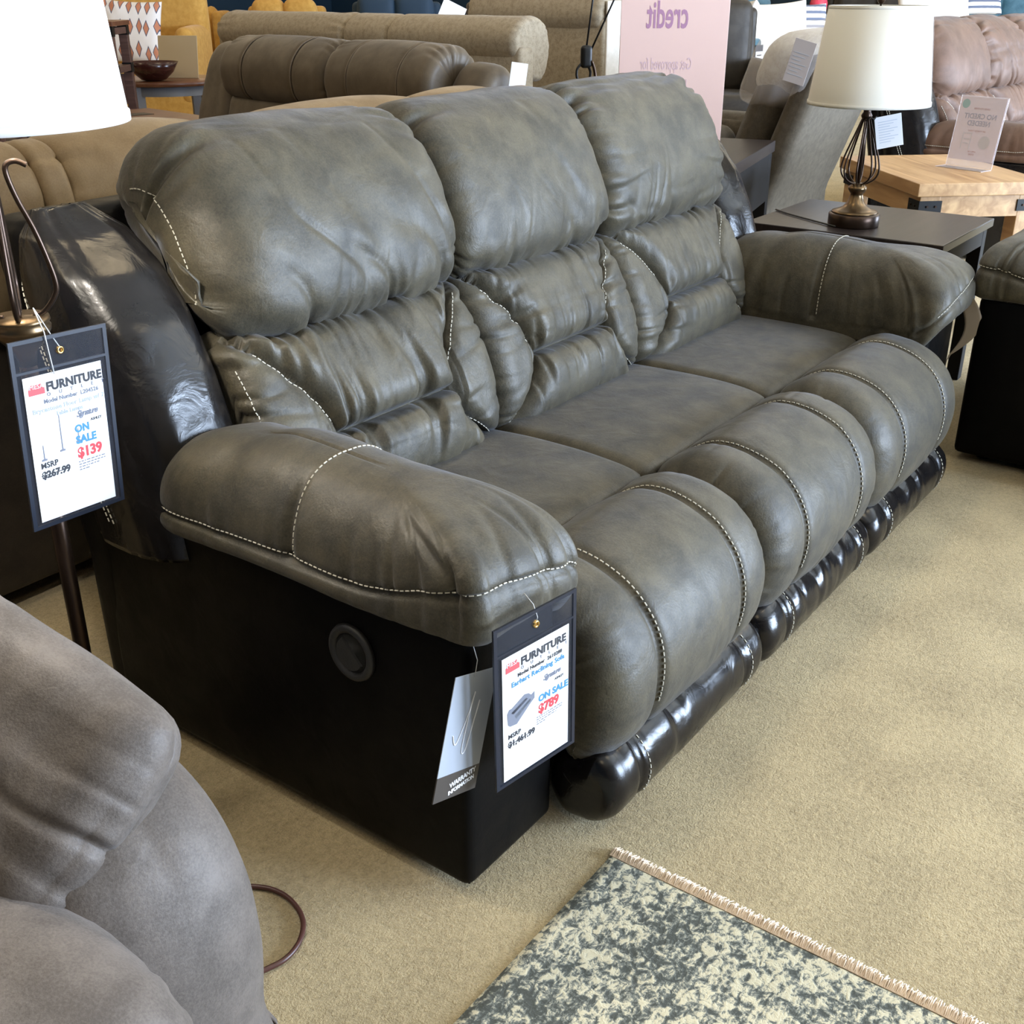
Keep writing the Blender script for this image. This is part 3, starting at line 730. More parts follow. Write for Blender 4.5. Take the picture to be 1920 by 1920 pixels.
tag2 = price_tag('price_tag', 'clear vinyl price tag reading $139 hanging from the dark floor lamp', (-.186, .565, .846), R(4), R(3.2), .158, .275,
    [('FURNITURE', .27, .885, .082, 'ink', 'LEFT', 1.03, 0), ('O  U  T  L  E  T', .27, .85, .034, 'ink_grey', 'LEFT', 1.9, 0), ('Model Number  L204526', .22, .805, .040, 'ink_grey', 'LEFT', 1.05, 0),
     ('Brycestone Floor Lamp w/ 2', .07, .75, .044, 'card_grey', 'LEFT', 1.1, 0), ('Table Lamps', .35, .705, .040, 'card_grey', 'LEFT', 1.05, 0), ('ON', .56, .55, .072, 'ink_blue', 'LEFT', 1.05, 0), ('SALE', .56, .47, .075, 'ink_blue', 'LEFT', 1.05, 0),
     ('$139', .56, .37, .098, 'ink_red', 'LEFT', 1.0, 0), ('MSRP', .08, .37, .055, 'ink', 'LEFT', 1.05, 0), ('$267.99', .08, .30, .068, 'ink', 'LEFT', 1, 0)] + sig,
    [strike(.07, .43, .318)] + sp_ + fine(.56, .335, .34))
s1 = tube('string', [(0, -.001, .004), (.0, -.004, .012), (-.0005, .004, .030), (0, .022, .040)], .0006, M['string'], bpy.data.objects['price_tag'], 6)
s2 = tube('string', [(0, -.002, .003), (-.008, .004, .022), (-.022, .010, .055), (-.026, .010, .062)], .0009, M['string'], tag2, 6)
s3 = tube('string', [(-.026, .010, .062), (-.024, -.004, .03), (-.021, -.005, .0), (-.017, -.005, -.030)], .0009, M['string'], tag2, 6)
ct = empty('warranty_card', (.006, -.022, .485), 0, 'narrow grey and brown card hanging half behind the $789 price tag', 'tag'); ct.rotation_euler = (0, R(17), R(-2))
box('card', (-.035, -.0006, -.235), (.060, .0006, -.045), M['card_grey'], ct, .0002)
cb = box('card_band', (-.0352, -.0010, -.2352), (.0602, .0010, -.196), M['card_brown'], ct, .0002)
text('lettering', 'WARRANTY', .011, M['paper'], cb, (.025, -.0013, -.212), (PI / 2, R(-14), 0), 'CENTER', .0001, 1, False, .9, 0, .0003)
text('lettering', 'INFORMATION', .009, M['paper'], cb, (.024, -.0013, -.223), (PI / 2, R(-14), 0), 'CENTER', .0001, 1, False, .9, 0, .0003)
tube('script_flourish', crom([(-.018, -.0012, -.135), (-.008, -.0012, -.150), (.008, -.0012, -.110), (.016, -.0012, -.075), (.012, -.0012, -.100), (.008, -.0012, -.160), (.016, -.0012, -.165), (.024, -.0012, -.125), (.03, -.0012, -.09)], False, 10), .0009, M['paper'], ct, 6)
tube('string', [(.008, -.001, -.05), (.004, -.003, -.025), (-.006, .004, .0)], .0006, M['string'], ct, 6)

# ================================================================== rug with fringe, power cord
rx0, rx1, ry0, ry1 = -1.05, .224, -2.3, -.126
nx_, ny_ = 120, 200
U_, V_ = np.meshgrid(np.linspace(rx0, rx1, nx_), np.linspace(ry0, ry1, ny_), indexing='ij')
Ed = np.minimum(np.minimum(U_ - rx0, rx1 - U_), np.minimum(V_ - ry0, ry1 - V_))
Zr = .0035 + .0045 * ss(0, .012, Ed) + .0012 * fb(U_ * 60, V_ * 60, 5, 2) + .002 * fb(U_ * 4, V_ * 4, 8, 2)
Uw = U_ + .004 * fb(V_ * 3, U_ * 0, 2, 2) * ss(.1, 0, rx1 - U_); Vw = V_ + .003 * fb(U_ * 5, V_ * 0, 3, 2) * ss(.1, 0, ry1 - V_)
rug = empty('area_rug', ((rx0 + rx1) / 2, (ry0 + ry1) / 2, 0), 0, 'distressed blue-grey and cream area rug with cream fringe along one edge', 'rug')
off = np.array([(rx0 + rx1) / 2, (ry0 + ry1) / 2, 0])
o = gmesh('rug_field', np.stack([Uw, Vw, Zr], 2) - off, M['rug'], rug, closed_v=False, cap=False)
V = []; F = []
for k in range(3200):
    y = ry0 + (ry1 - ry0) * (k + random.random()) / 3200
    xw = rx1 + .004 * float(fb(np.array([y * 3]), np.array([0.]), 2, 2)[0]); L_ = random.uniform(.012, .025); dy = random.gauss(0, .004)
    b = len(V); w_ = random.uniform(.0008, .0014); hz = random.uniform(.003, .009)
    P3 = [(xw - .006, y, .007), (xw + L_ * .4, y + dy * .4, .005 + hz), (xw + L_, y + dy, .0035)]
    for j, p_ in enumerate(P3):
        for a in range(4): V.append((p_[0] - off[0], p_[1] - off[1] + w_ * math.cos(a * PI / 2), p_[2] + w_ * math.sin(a * PI / 2)))
    for j in range(2):
        for a in range(4): F.append([b + j * 4 + a, b + j * 4 + (a + 1) % 4, b + j * 4 + 4 + (a + 1) % 4, b + j * 4 + 4 + a])
mesh('fringe', V, F, M['fringe'], rug, True)['kind'] = 'stuff'
cordp = crom([(-.36, .40, .005), (-.26, .36, .005), (-.20, .32, .005), (-.172, .285, .005), (-.162, .247, .005), (-.168, .208, .005), (-.185, .176, .005), (-.214, .154, .005), (-.246, .146, .005), (-.277, .153, .005), (-.34, .18, .005)], False, 14)
tag(tube('power_cord', cordp, .0042, M['cord'], None, 8), 'thin reddish-brown power cord looped on the carpet beside the grey armchair', 'cord')

# ================================================================== grey armchair in the foreground
ac = empty('grey_armchair', (-.9, .4, 0), 0, 'grey brushed-suede armchair in the near left corner, a loose cushion on it', 'armchair')
ac_o = Vector((-.9, .4, 0))
def shift(o, v=None):
    o.location = -ac_o
    if v: o.location.x -= .035
    return o
armp = [(.012, .02), (.004, .112), (-.006, .23), (.002, .335), (.048, .430), (.128, .480), (.25, .500), (.42, .50), (.62, .50), (.80, .49), (.88, .40), (.90, .2), (.89, .02), (.5, .015)]
def darm(X, S, L, A, P): return .007 * fb(X * 5, S * 5, 71, 3) + folds(X, np.abs(S - .18 * L), 9, .004, .1, 5)
shift(cushion('armrest', armp, -.560, -.335, M['grey_suede'], ac, .105, .055, darm, 40, 150, 14)[0], 1)
shift(cushion('armrest', armp, -1.50, -1.28, M['grey_suede'], ac, .10, .055, None, 14, 60)[0])
seatp2 = [(-.05, .20), (-.115, .24), (-.135, .31), (-.115, .375), (-.06, .412), (.05, .432), (.25, .44), (.5, .43), (.6, .40), (.6, .25), (.3, .20)]
shift(cushion('seat_cushion', seatp2, -1.28, -.556, M['grey_suede'], ac, .10, .085, lambda X, S, L, A, P: .010 * (1 - A ** 2) + .006 * fb(X * 5, S * 5, 73, 3) + folds(S, (1 - np.abs(A)) * .35, 14, .004, .05, 7), 60, 120)[0])
shift(rbox('base', (-1.29, -.05, .02), (-.55, .8, .24), M['grey_suede'], ac, .03, .0, 8))
shift(rbox('backrest', (-1.30, .62, .05), (-.55, .90, .86), M['grey_suede'], ac, .09, .02, 10))
A_ = Vector((-.433, .056, .585)); T_ = Vector((-.475, .296, .660)); B_ = Vector((-.622, .090, .450))
e1 = (T_ - A_).normalized(); e2 = (B_ - A_); e2 = (e2 - e1 * e2.dot(e1)); l2 = e2.length; e2.normalize(); nn = e1.cross(e2)
pw_, ph_ = .60, l2 + .05
def dcush(Q):
    x, y, z = Q[:, 0], Q[:, 1], Q[:, 2]
    e = np.minimum(pw_ / 2 - np.abs(x), ph_ / 2 - np.abs(y))
    return (folds(x * 1.0, ph_ / 2 + y * -1, 22, .009, .07, 41) + folds(x, ph_ / 2 + y, 20, .007, .06, 42) + folds(y, x + pw_ / 2, 24, .009, .09, 43)) * ss(.0, .02, z + .0) + .006 * fb(x * 6, y * 6, 44, 3) - .004 * np.exp(-(z / .004) ** 2)
lc = rbox('loose_cushion', (-pw_ / 2, -ph_ / 2, -.060), (pw_ / 2, ph_ / 2, .060), M['grey_suede'], None, .058, .012, 46, disp=dcush)
ctr = A_ + e1 * (pw_ / 2 - .012) + e2 * (ph_ / 2 - .02) - nn * .055 - RT * .018 + Vector((0, 0, -.018))
lc.matrix_world = Matrix(((e1.x, e2.x, nn.x, ctr.x), (e1.y, e2.y, nn.y, ctr.y), (e1.z, e2.z, nn.z, ctr.z), (0, 0, 0, 1)))
tag(lc, 'plump grey brushed-suede cushion leaning in the grey armchair', 'cushion')

# ================================================================== floor lamp with price tag
fl = empty('floor_lamp', (-.2, .63, 0), 0, 'dark bronze floor lamp with a white drum shade at the left edge', 'lamp')
lathe('base', [(0, 0), (.125, 0), (.13, .006), (.125, .014), (.06, .024), (.02, .03), (.0125, .05)], M['bronze'], fl, 48)
tube('pole', [(0, 0, .03), (0, 0, .86)], .0125, M['bronze'], fl, 20)
lathe('bowl', [(.0125, .815), (.016, .835), (.030, .853), (.040, .865), (.041, .872), (.038, .876), (.041, .880), (.040, .886), (.004, .887)], M['brass'], fl, 40)
for k in range(4):
    a = R(18 + 90 * k) - .9; rad = [(.020, .886), (.036, .892), (.052, .912), (.056, .930), (.050, .965), (.040, 1.005), (.026, 1.045), (.018, 1.078), (.020, 1.092), (.032, 1.096), (.045, 1.090)]
    tube('scroll_wire', crom([(r_ * math.cos(a), r_ * math.sin(a), z) for r_, z in rad], False, 8), .0038, M['bronze'], fl, 8)
for k in range(2):
    a = R(60 + 180 * k); tube('rod', crom([(.010 * math.cos(a), .010 * math.sin(a), .886), (.016 * math.cos(a), .016 * math.sin(a), .98), (.008 * math.cos(a), .008 * math.sin(a), 1.08), (.004 * math.cos(a), .004 * math.sin(a), 1.18)], False, 8), .0042, M['bronze'], fl, 8)
lathe('socket', [(.010, 1.16), (.014, 1.17), (.014, 1.22), (.010, 1.23)], M['bronze'], fl, 20)
def shade(parent, r0, r1, z0, z1, mat, label=None):
    t = .0025
    s_ = lathe('lamp_shade', [(r0, z0), (r1, z1), (r1 - t, z1), (r0 - t, z0), (r0, z0)], M[mat], parent, 72)
    for r_, z in ((r0, z0), (r1, z1)): lathe('trim', [(r_ - .003, z), (r_ + .0015, z), (r_ + .0012, z + .012 * (1 if z == z0 else -1)), (r_ - .003, z + .012 * (1 if z == z0 else -1)), (r_ - .003, z)], M[mat], s_, 72)
    return s_
shade(fl, .186, .160, 1.145, 1.43, 'shade_white')
def bulb(loc, e, c):
    l = bpy.data.lights.new('lamp_bulb', 'POINT'); l.energy = e; l.color = c; l.shadow_soft_size = .03
    o = bpy.data.objects.new('lamp_bulb', l); COL.objects.link(o); o.location = loc
bulb((-.2, .63, 1.29), 9, (1, .93, .82))

# ================================================================== tan sofa back to back with the charcoal one
ts = empty('reclining_sofa', (-.5, 1.3, 0), 0, 'tan reclining sofa seen from behind, its back just behind the charcoal sofa', 'sofa'); to = Vector((-.5, 1.3, 0))
hp = [(1.31, .70), (1.275, .80), (1.270, .90), (1.295, .975), (1.345, 1.018), (1.42, 1.022), (1.50, .985), (1.56, .90), (1.57, .78), (1.52, .68), (1.42, .66)]
bs = [-.52, -.1, .27, .335, .745, .90, 1.53, 1.90, 2.08]
for i in range(len(bs) - 1):
    def dh(X, S, L, A, P, i=i, wd=bs[i + 1] - bs[i]):
        return folds(S, (1 - np.abs(A)) * wd / 2, 15, .009, .05, 90 + i) * .8 + .004 * fb(X * 5, S * 5, i, 2) + .018 * (1 - A ** 2) * (wd > .2)
    o = cushion('head_cushion', hp, bs[i], bs[i + 1], M['tan'], ts, min(.035, (bs[i + 1] - bs[i]) * .3), .016, dh, 40, 120)[0]; o.location = -to
o = rbox('back_panel', (-.50, 1.40, .05), (2.06, 1.50, .93), M['darkbrown'], ts, .02, .008, 10); o.location = -to
for a, b in ((-.52, -.26), (1.82, 2.08)):
    o = rbox('armrest', (a, 1.48, .06), (b, 2.04, .64), M['tan'], ts, .08, .01, 8); o.location = -to
o = rbox('seat_cushion', (-.26, 1.5, .10), (1.82, 2.02, .46), M['tan'], ts, .07, .02, 8); o.location = -to
for fx in (-.42, 1.98):
    for fy in (1.46, 1.98): o = lathe('foot', [(.02, 0), (.025, .06)], M['black_plastic'], ts, 12, (fx - to.x, fy - to.y, 0))

# ================================================================== matching charcoal loveseat at the right edge
lv, LW = recliner_sofa('reclining_loveseat', (2.318, -.046, 0), -PI / 2, 2, M['fabric'], M['leather'], M['panel'],
    'charcoal suede-look reclining loveseat at the right edge, turned square to the sofa', 'loveseat', .8, 200)
ht = empty('hang_tag', (2.309, .012, .50), 0, 'curled beige hang tag in the gap between charcoal sofa and loveseat', 'tag')
P = np.zeros((14, 8, 3))
for i, t in enumerate(np.linspace(0, 1, 14)):
    for j, u in enumerate(np.linspace(0, 1, 8)):
        P[i, j] = (-.0 + .012 * math.sin(t * 2.6), -.062 * math.sin(min(1, t * 1.15) * PI) * (.55 + .45 * u) - .03 * u * (1 - t), -.215 * t + .02 * u * (1 - t))
o = gmesh('card', P, plain('beige_card', (.52, .44, .36), .5), ht, closed_v=False, cap=False)
md = o.modifiers.new('s', 'SOLIDIFY'); md.thickness = .001
tube('string', [(0, -.02, .012), (-.01, -.01, .05), (-.03, -.005, .075)], .0007, M['string'], ht, 6)

# ================================================================== tables, lamps and signs on the right
def table(name, label, cat, cx, cy, rz, w, d, h, t, mat, legmat=None, apron=.07, leg=.05, inset=.02, group=None):
    r_ = empty(name, (cx, cy, 0), rz, label, cat, group); lm = legmat or mat
    box('tabletop', (-w / 2, -d / 2, h - t), (w / 2, d / 2, h), M[mat], r_, .003)
    if apron:
        x, y = w / 2 - inset, d / 2 - inset
        multi('apron', [((-x, -y, h - t - apron), (x, -y + .02, h - t - .002)), ((-x, y - .02, h - t - apron), (x, y, h - t - .002)), ((-x, -y + .02, h - t - apron), (-x + .02, y - .02, h - t - .002)), ((x - .02, -y + .02, h - t - apron), (x, y - .02, h - t - .002))], M[lm], r_)
    for sx in (-1, 1):
        for sy in (-1, 1):
            x, y = sx * (w / 2 - inset - leg / 2 + .001), sy * (d / 2 - inset - leg / 2 + .001)
            box('leg', (x - leg / 2, y - leg / 2, 0), (x + leg / 2, y + leg / 2, h - t - .001), M[lm], r_, .003)
    return r_
table('end_table', 'dark espresso end table behind the far charcoal armrest, cream-shaded lamp on it', 'table', 2.872, .485, 0, .575, .675, .58, .028, 'espresso', 'black_wood', .06, .045, .015)
wt = table('end_table', 'light oak end table with black corner brackets and an acrylic sign on top', 'table', 3.975, .60, R(43), .805, .545, .62, .05, 'oak', 'oak', .085, .085, .025)
for sx in (-1, 1):
    for sy in (-1, 1):
        x, y = sx * (.4025 - .025), sy * (.2725 - .025)
        a_, b_ = sorted((x - sx * .09, x + sx * .004)); c_, d_ = sorted((y - sy * .004, y + sy * .005))
        e_, f_ = sorted((x - sx * .004, x + sx * .005)); g_, h_ = sorted((y - sy * .09, y + sy * .004))
        br = multi('corner_bracket', [((a_, c_, .505), (b_, d_, .550)), ((e_, g_, .505), (f_, h_, .550))], M['black_metal'], wt)
        V = []; 
        for kx in (.03, .065):
            for s_ in (0, 1):
                p_ = (x - sx * kx, y + sy * .005) if s_ == 0 else (x + sx * .005, y - sy * kx)
                V.append(((p_[0] - .004, p_[1] - .004, .524), (p_[0] + .004, p_[1] + .004, .532)))
        multi('bolt', V, M['bronze'], br)
tb2 = table('console_table', 'dark wood table carrying the pink poster, partly hidden behind the charcoal sofa', 'table', 3.51, 1.52, R(13.6), 1.15, .50, .66, .05, 'espresso', 'black_wood', .22, .06, .01)
# table lamp
tl = empty('table_lamp', (2.745, .50, .58), 0, 'cream-shaded table lamp with twisted wire cage body on dark end table', 'lamp')
lathe('base', [(0, 0), (.082, 0), (.084, .004), (.084, .038), (.080, .042), (0, .042)], M['bronze'], tl, 48)
lathe('pedestal', [(.076, .042), (.074, .048), (.060, .052), (.042, .060), (.028, .076), (.021, .098), (.020, .104), (.024, .108), (.030, .118), (.030, .126), (.022, .132), (.018, .138)], M['brass'], tl, 40)
for k in range(8):
    a = 2 * PI * k / 8 + .2; rad = [(.016, .136), (.030, .140), (.052, .156), (.061, .180), (.057, .212), (.044, .252), (.028, .296), (.014, .335), (.009, .345)]
    tube('cage_wire', crom([(r_ * math.cos(a), r_ * math.sin(a), z) for r_, z in rad], False, 8), .0030, M['bronze'], tl, 8)
tube('stem', [(0, 0, .13), (0, 0, .40)], .006, M['bronze'], tl, 12)
lathe('socket', [(.008, .335), (.016, .345), (.018, .352), (.012, .362), (.012, .372), (.016, .378), (.016, .400), (.006, .402)], M['bronze'], tl, 24)
sh = shade(tl, .193, .157, .385, .678, 'shade')
fm = lathe('plastic_wrap', [(.1955, .388), (.1875, .452), (.178, .53), (.1695, .60), (.160, .675)], M['film'], sh, 90)
for v in fm.data.vertices:
    a = math.atan2(v.co.y, v.co.x); k = 1 + .009 * float(fb(np.array([a * 7]), np.array([v.co.z * 9]), 3, 3)[0]); v.co.x *= k + .004; v.co.y *= k + .004
tube('finial', [(0, 0, .40), (0, 0, .685)], .003, M['bronze'], tl, 8)
lathe('finial_knob', [(.004, .68), (.012, .69), (.014, .705), (.009, .715), (.013, .725), (.006, .74), (0, .742)], M['bronze'], tl, 20)
tube('cord', crom([(-.08, .03, .004), (-.02, .14, .004), (.05, .26, .004), (.10, .325, .004)], False, 10), .003, M['black_plastic'], tl, 8)
lt = empty('hang_tag', (2.735, .475, .925), 0, 'small white square hang tag tied to the wire table lamp', 'tag'); lt.rotation_euler = (0, R(-12), R(-62))
box('card', (.004, -.0006, -.100), (.088, .0006, .0), M['paper'], lt, .0004)
multi('printed_line', [((.014, -.0011, -.018 - r_ * .008), (.074 - .012 * (r_ % 3), -.0004, -.0165 - r_ * .008)) for r_ in range(9)], plain('pale_blue_print', (.5, .55, .66), .6), lt)
tube('tie', [(-.022, .0, -.004), (-.008, -.006, .006), (.004, -.004, -.004), (.012, -.002, .004)], .0022, M['black_plastic'], lt, 6)
# acrylic sign on the oak table (seen from behind, so its print reads backwards)
as_ = empty('acrylic_sign', (4.045, .50, .62), 0, 'slanted clear acrylic sign on the oak table, its NO CREDIT NEEDED print showing through backwards', 'sign')
u_ = Vector((.29, .957, 0)).normalized(); as_.rotation_euler = (0, 0, math.atan2(-u_.y, -u_.x))
tilt = R(-9)
def tp(o): o.rotation_euler = (tilt, 0, 0); return o
tp(box('panel', (-.108, -.0015, .004), (.108, .0015, .285), M['acrylic'], as_, .0006))
box('foot', (-.108, -.075, 0), (.108, .0, .003), M['acrylic'], as_, .0006)
ps = tp(box('print', (-.104, -.0030, .030), (.104, -.0018, .281), plain('pale_pink_print', (.78, .70, .76), .35, alpha=.82), as_, .0002))
for body, z, s_, mt in (('NO CREDIT', .196, .028, 'ink_grey'), ('NEEDED', .168, .028, 'ink_grey'), ('LEASE-TO-OWN', .232, .010, 'ink_grey'), ('GET STARTED TODAY', .145, .008, 'ink_grey'), ('APPLY IN', .062, .009, 'ink_grey'), ('STORE', .051, .009, 'ink_grey')):
    text('lettering', body, s_, M['pale_mauve'] if s_ < .02 else plain('faded_blue_print', (.42, .42, .52), .5), ps, (.0, -.0034, z), (PI / 2, 0, 0), 'CENTER', .0001, 1, True, 1.0, 0, s_ * .02)
bgp = plain('faded_print', (.58, .56, .62), .5)
ring = [(.026 * math.cos(t), .026 * math.sin(t)) for t in np.linspace(0, 2 * PI, 24, endpoint=False)]
mesh('printed_picture', [(.045 + a, -.0034, .105 + b) for a, b in ring], [list(range(24))], bgp, ps, False)
mesh('printed_picture', [(-.078 + a * .7, -.0034, .252 + b * .7) for a, b in ring], [list(range(24))], plain('faded_teal_print', (.35, .50, .52), .5), ps, False)
multi('printed_phone', [((-.060, -.0036, .075), (-.056, -.0030, .135)), ((-.022, -.0036, .075), (-.018, -.0030, .135)), ((-.060, -.0036, .135), (-.018, -.0030, .139)), ((-.052, -.0036, .112), (-.026, -.0030, .116)), ((-.052, -.0036, .095), (-.026, -.0030, .099))], bgp, ps)
# pink poster
pk = empty('poster_stand', (3.40, 1.585, .66), 0, 'tall pink poster in a clear holder, the word credit showing backwards', 'sign'); u_ = Vector((.26, -.36, 0)).normalized(); pk.rotation_euler = (0, 0, math.atan2(u_.y, u_.x))
pb = box('poster', (-.222, -.003, .02), (.222, .003, .78), M['pink'], pk, .001)
box('print_band', (-.2225, -.0035, .003), (.2225, .0035, .045), M['orange'], pb, .0005)
box('foot', (-.15, -.07, 0), (.15, .07, .004), M['acrylic'], pk, .0006)
text('lettering', 'credit', .145, M['mauve'], pb, (-.030, -.0036, .500), (PI / 2, 0, 0), 'CENTER', .0002, .50, True, 1.0, 0, .0025)
text('lettering', 'Get approved for', .066, M['pale_mauve'], pb, (-.028, -.0036, .340), (PI / 2, 0, 0), 'CENTER', .0002, .46, True, 1.0)
text('lettering', 'up to $4,000*', .066, M['pale_mauve'], pb, (-.028, -.0036, .272), (PI / 2, 0, 0), 'CENTER', .0002, .50, True, 1.0)
# pulley
pu = empty('cable_pulley', (2.76, 1.60, 1.0), 0, 'black pulley block hanging on two thin cables left of the pink poster', 'pulley'); pu.rotation_euler = (0, 0, R(-36))
rbox('block', (-.022, -.014, .035), (.022, .014, .115), M['black_metal'], pu, .013, 0, 4)
tube('hook', crom([(-.02, 0, .05), (-.036, 0, .03), (-.034, 0, .0), (-.014, 0, -.012), (.012, 0, -.006), (.018, 0, .02), (.01, 0, .04)], False, 8), .005, M['black_metal'], pu, 8)
tube('lever', crom([(.018, -.01, .06), (.03, -.01, .03), (.034, -.012, .0), (.03, -.01, -.02)], False, 6), .006, M['bronze'], pu, 8)
tube('cable', [(.0, 0, .11), (.02, .0, .27), (.26, .0, 2.29)], .0035, M['black_metal'], pu, 6)
tube('cable', [(.02, 0, .10), (.115, .0, .29), (1.12, .0, 2.29)], .0035, M['black_metal'], pu, 6)

# ================================================================== grey-brown recliner behind the end table
rc = empty('recliner', (4.27, 1.50, 0), 0, 'grey-brown fabric recliner seen from its side and back, plastic bag on its head', 'recliner')
G = M['greybrown']
rbox('arm_panel', (0, .0, .06), (.16, .86, .52), G, rc, .04, .012, 8)
rbox('armrest', (-.03, .26, .50), (.22, .92, .68), G, rc, .085, .01, 8)
rbox('arm_panel', (.66, .0, .06), (.80, .86, .52), G, rc, .04, .012, 8)
rbox('armrest', (.60, .26, .50), (.84, .92, .68), G, rc, .085, .01, 8)
rbox('seat_cushion', (.16, .1, .15), (.66, .95, .50), G, rc, .07, .02, 8)
rbox('footrest_pad', (.16, .90, .10), (.66, 1.02, .50), G, rc, .055, .01, 6)
lean = lambda V: V + np.stack([0 * V[:, 0], -(np.clip(V[:, 2] - .30, 0, 2)) * .36, 0 * V[:, 0]], 1)
rbox('back_shell', (.0, .0, .12), (.80, .14, 1.03), G, rc, .05, .006, 10, shear=lean)
rbox('back_cushion', (.06, .15, .46), (.74, .36, 1.0), G, rc, .09, .02, 10, shear=lean)
rbox('head_cushion', (.04, .02, .84), (.76, .38, 1.12), M['beige_light'], rc, .10, .015, 10, shear=lean)
pw2 = rbox('plastic_bag', (.005, -.02, .78), (.795, .42, 1.15), plain('cloudy_plastic_film', (.85, .80, .78), .15, alpha=.28), rc, .10, .02, 12, shear=lean, disp=lambda Q: .012 * fb(Q[:, 0] * 14 + Q[:, 2] * 9, Q[:, 1] * 14, 4, 3))
rt = box('price_tag', (-.052, -.001, -.19), (.052, .001, 0), plain('hazy_paper', (.42, .38, .37), .4), None, .001); rt.location = (4.236, 1.355, 1.09); rt.rotation_euler = (R(0), R(14), R(-84))
tag(rt, 'hazy price tag in a plastic sleeve hanging on the bagged recliner head', 'price tag')
rt2 = multi('printed_line', [((-.04, -.002, -.06 - .016 * i), (.035 - .015 * (i % 3), -.001, -.057 - .016 * i)) for i in range(7)], M['card_grey'], rt)

# brown two-tone sofa further right
lv.scale = (1, 1, 1.05)
bsf, _ = recliner_sofa('reclining_sofa', (5.14, .38, 0), R(-5), 3, M['chocolate'], M['darkbrown_leather'] if 'darkbrown_leather' in M else M['leather'], M['leather'],
    'chocolate brown reclining sofa with dark leather sides, partly hidden by the oak table', 'sofa', .55, 300)
bsf.scale = (1.04, 1.04, 1.07)

# ================================================================== taupe power loveseat facing left, behind the tan sofa
tp_ = empty('reclining_loveseat', (2.87, 2.06, 0), R(90 - 8), 'dark taupe reclining loveseat with piped pillow-top heads, behind the tan sofa', 'loveseat')
tp_.rotation_euler = (0, 0, R(82))   # local x runs away along the row, local -y is its front... seats face -x of the shop
tp_['label'] = 'dark taupe reclining loveseat with piped pillow-top heads, behind the tan sofa'; tp_['category'] = 'loveseat'
# local frame: x 0..2.15 along the row, front towards +y (rotated so +y points to the left of the shop)
T = M['taupe']; TW = 2.17
hprof = [(.10, .80), (.165, .84), (.185, .92), (.165, 1.00), (.10, 1.065), (.01, 1.09), (-.09, 1.06), (-.13, .97), (-.11, .86), (-.03, .79)]
lprof = [(.14, .42), (.19, .50), (.185, .62), (.155, .74), (.115, .82), (.0, .84), (-.08, .75), (-.08, .50), (.0, .42)]
for a, b in ((.28, 1.00), (1.00, 1.86)):
    hw = (b - a) / 2; c = (a + b) / 2
    def dh(X, S, L, A, P):
        d = -.010 * np.exp(-((np.abs(X - c) - hw * .48) / .008) ** 2)
        return d + .012 * (1 - A ** 2) + folds(S, (1 - np.abs(A)) * hw, 18, .012, .08, 31)
    o, sf, L = cushion('head_cushion', hprof, a, b, T, tp_, .05, .045, dh, 60, 110)
    for s_ in (-1, 1): 
        xw = c + s_ * hw * .48
        tube('piping', [sf.at(xw, v)[0] + sf.at(xw, v)[1] * .004 for v in np.linspace(0, .55 * L, 26)], .004, M['taupe_piping'], o, 6)
    cushion('back_cushion', lprof, a, b, T, tp_, .05, .035, lambda X, S, L, A, P: .012 * (1 - A ** 2), 30, 80)
wp = [(.12, .42), (.20, .50), (.17, .66), (.12, .82), (.06, .95), (-.02, 1.02), (-.12, 1.0), (-.16, .88), (-.14, .6), (-.1, .42)]
cushion('back_wing', wp, .06, .28, T, tp_, .07, .06, lambda X, S, L, A, P: .008 * fb(X * 5, S * 6, 4, 3), 16, 80)
cushion('back_wing', [(y, z + .03) for y, z in wp], 1.86, TW - .02, T, tp_, .07, .06, lambda X, S, L, A, P: .008 * fb(X * 5, S * 6, 6, 3), 16, 80)
rbox('arm_panel', (0, -.1, .04), (.25, .78, .62), T, tp_, .07, .01, 8); rbox('arm_panel', (TW - .25, -.1, .04), (TW, .78, .62), T, tp_, .07, .01, 8)
rbox('seat_cushion', (.25, .05, .08), (TW - .25, .80, .48), T, tp_, .07, .02, 8)
rbox('back_panel', (.03, -.20, .04), (TW - .03, -.06, .86), T, tp_, .03, .005, 8)
wtg = box('price_tag', (-.035, -.001, -.12), (.035, .001, 0), M['paper'], None, .001); wtg.location = tuple(spot(975, 4.92, 1.03)); wtg.rotation_euler = (0, R(8), R(-40)); tag(wtg, 'small white price tag on the near end of the taupe loveseat back', 'price tag')

# ================================================================== simple furniture further back
def simple_sofa(name, label, cat, loc, rz, w, d, mat, arm_h=.62, seat_h=.45, back_h=.9, n=2, aw=.16, r=.05, legs=True, loose=0, group=None):
    s_ = empty(name, loc, rz, label, cat, group); m = M[mat]
    for a in (0, w - aw): rbox('armrest', (a, 0, .08), (a + aw, d, arm_h), m, s_, min(r, aw / 2.2), .005, 5)
    rbox('back_panel', (aw * .5, d - .16, .08), (w - aw * .5, d + .02, back_h - .06), m, s_, r, .005, 5)
    rbox('base', (aw * .8, .03, .08), (w - aw * .8, d - .1, seat_h - .16), m, s_, .02, 0, 4)
    sw = (w - 2 * aw) / n
    for i in range(n):
        rbox('seat_cushion', (aw + sw * i, -.01, seat_h - .17), (aw + sw * (i + 1), d - .2, seat_h), m, s_, r, .015, 6)
        rbox('back_cushion', (aw + sw * i, d - .34, seat_h - .02), (aw + sw * (i + 1), d - .12, back_h), m, s_, min(.09, r * 1.6), .03, 6)
    if legs:
        for fx in (aw / 2, w - aw / 2):
            for fy in (.06, d - .06): box('leg', (fx - .02, fy - .02, 0), (fx + .02, fy + .02, .09), M['black_plastic'], s_, .002)
    return s_
